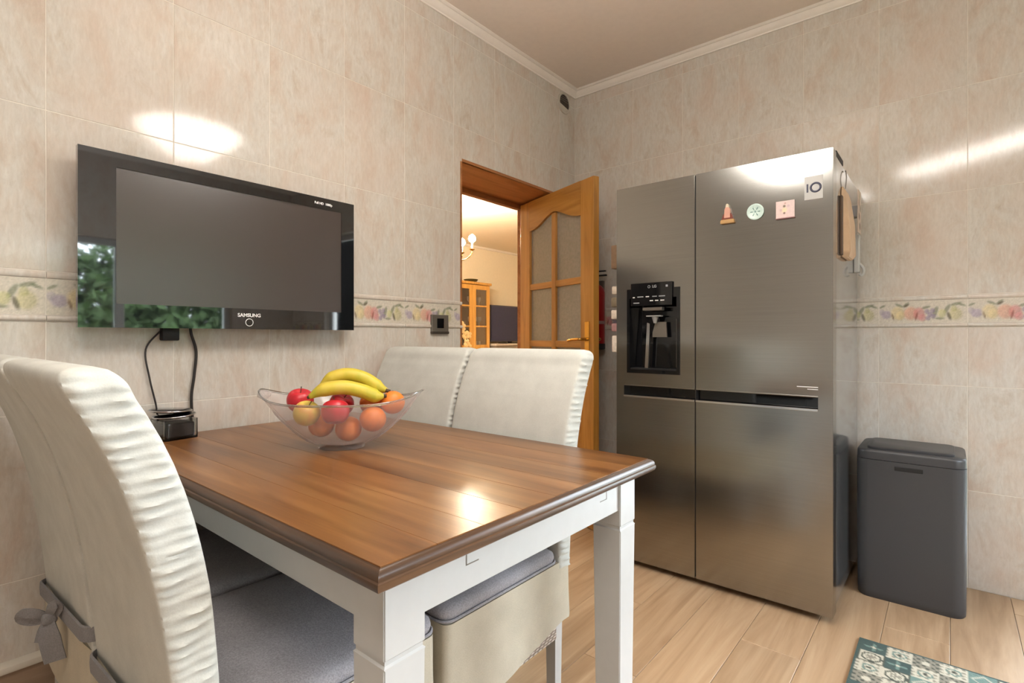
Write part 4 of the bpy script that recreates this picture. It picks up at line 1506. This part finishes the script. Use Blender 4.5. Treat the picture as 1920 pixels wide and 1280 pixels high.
for y0, y1 in ((-hw + .03, -.002), (.002, hw - .03)):
    bm = bmn()
    for a, b in (((y0, .88), (y0 + .07, 1.92)), ((y1 - .07, .88), (y1, 1.92)), ((y0 + .07, .88), (y1 - .07, .95)), ((y0 + .07, 1.85), (y1 - .07, 1.92))):
        box(bm, (.172, a[0], a[1]), (.195, b[0], b[1]))
    dr = obj('door', bm, M['loak'], cbn)
    cbx('glass', (.178, y0 + .07, .95), (.183, y1 - .07, 1.85), M['pane'], dr, 0)
    for z in (1.25, 1.58):
        cbx('glazing_bar', (.174, y0 + .07, z - .012), (.192, y1 - .07, z + .012), M['loak'], dr, 0)
    cbx('lower_door', (.168, y0, .1), (.19, y1, .84), M['loak'])
k = 0
for z in (1.262, 1.592, .862):
    for yy in (-.3, -.18, .08, .2, .3):
        k += 1
        bm = bmn()
        r_ = .03 + .008 * (k % 3)
        lathe(bm, [(r_ * .7, 0), (r_ * .3, .01), (r_ * .25, .05), (r_, .09), (r_ * .95, .15)], 12)
        o = obj('glass_goblet', bm, plain('goblet', (190, 178, 170), .15, var=.05), None, 40)
        o.location = (-6.1 + .04, 6.12 + yy, z)
        tag(o, 'pale goblet on the %s of the oak display cabinet' % {1.262: 'middle shelf', 1.592: 'upper shelf', .862: 'glazed bottom shelf'}[z], 'goblet', 'goblets in the display cabinet')
bm = bmn(); lathe(bm, [(.04, 0), (.10, .02), (.12, .05), (.10, .055), (.03, .03)], 16)
o = obj('bowl_ornament', bm, plain('dark_green_ceramic', (80, 72, 40), .4), None, 40)
o.location = (-6.05, 6.22, 1.97)
tag(o, 'dark olive dish standing on top of the oak display cabinet', 'dish')

# living room television on its stand
sd = tag(empty('media_cabinet', (-6.05, 7.35, 0)), 'low grey media cabinet under the dark screen in the far room', 'cabinet')
obj('body', bx((-.22, -.72, .05), (.2, .72, .93), .006), plain('grey_lacquer', (150, 142, 132), .4), sd)
obj('top_board', bx((-.23, -.74, .93), (.22, .74, .965), .004), plain('pale_lacquer', (205, 198, 190), .4), sd)
for sy in (-.6, .6):
    obj('foot', bx((-.2, sy - .03, 0), (.18, sy + .03, .05)), M['black_matte'], sd)
lt = tag(empty('living_room_television', (-6.02, 7.18, .965)), 'dark blue-grey television screen in the room beyond the doorway', 'television')
obj('panel', bx((-.02, -.53, .03), (.02, .53, .66), .004), plain('navy_screen_frame', (44, 46, 70), .3), lt)
obj('screen', bx((.019, -.51, .05), (.023, .51, .64)), plain('navy_screen', (48, 52, 86), .12), lt)
obj('foot', bx((-.1, -.2, 0), (.1, .2, .012), .003), M['black_matte'], lt)
obj('neck', bx((-.015, -.04, .012), (.015, .04, .06)), M['black_matte'], lt)

# cream flowers in a vase on a console
cn = tag(empty('console_table', (-3.40, 3.42, 0)), 'small oak console carrying a flower vase beyond the doorway', 'table')
obj('top_board', bx((-.2, -.3, .70), (.2, .3, .73), .004), M['loak'], cn)
for sx in (-1, 1):
    for sy in (-1, 1):
        obj('leg', bx((sx * .17 - .02, sy * .27 - .02, 0), (sx * .17 + .02, sy * .27 + .02, .70)), M['loak'], cn)
fv = tag(empty('orchid', (-3.40, 3.42, .73)), 'cream orchid spray in a dark vase beyond the doorway', 'flowers')
bm = bmn(); lathe(bm, [(.035, 0), (.05, .02), (.055, .08), (.035, .14), (.028, .17), (.032, .18)], 20)
obj('vase', bm, M['black_gloss'], fv, 40)
path = smooth_path([(0, 0, .15), (.01, .02, .30), (-.01, .0, .42), (-.06, -.06, .50), (-.11, -.12, .50)], 6)
bm = bmn(); tube(bm, path, .004, 6)
obj('stem', bm, plain('stem_green', (74, 78, 48), .6), fv, 60)
petal = plain('cream_petal', (240, 220, 178), .6)
for k in range(11):
    p = path[6 + int(k * (len(path) - 7) / 10)]
    bm = bmn()
    for j in range(5):
        a = 2 * math.pi * j / 5 + k
        c0 = Vector((.0, .024 * math.cos(a), .024 * math.sin(a)))
        r2 = bmesh.ops.create_icosphere(bm, subdivisions=1, radius=.019)
        for v in r2['verts']:
            v.co = Vector((v.co.x * .35 + .008, v.co.y, v.co.z)) + c0
    o = obj('blossom', bm, petal, fv, 80)
    o.location = p + Vector((random.uniform(.0, .03), random.uniform(-.03, .02), random.uniform(-.035, .02)))
    o.rotation_euler = (0, random.uniform(-.4, .4), random.uniform(-1.2, .2))

# ================================================================== GARDEN OUTSIDE THE WINDOW
struct('ground_outside', bx((XR + .25, -6, -.4), (14, 12, -.3)), plain('lawn', (96, 112, 70), .9))
rng = np.random.RandomState(5)
vs, fs = [], []
for k in range(30000):
    c = np.array([6.0 + rng.randn() * .35, rng.uniform(-3, 9), rng.uniform(-.3, 2.1) + abs(rng.randn()) * .3])
    a, b = rng.randn(3), rng.randn(3)
    a /= np.linalg.norm(a); b -= a * a.dot(b); b /= np.linalg.norm(b)
    l = .10
    i0 = len(vs)
    vs += [tuple(c - a * l), tuple(c + b * l * .5), tuple(c + a * l), tuple(c - b * l * .5)]
    fs.append((i0, i0 + 1, i0 + 2, i0 + 3))
me = bpy.data.meshes.new('hedge')
me.from_pydata(vs, [], fs)
hd = obj('hedge', me, plain('hedge_leaf', (76, 98, 56), .6, var=.3, nscale=3))
tag(hd, 'leafy green garden hedge outside, mirrored in the television frame', 'hedge', kind='stuff')
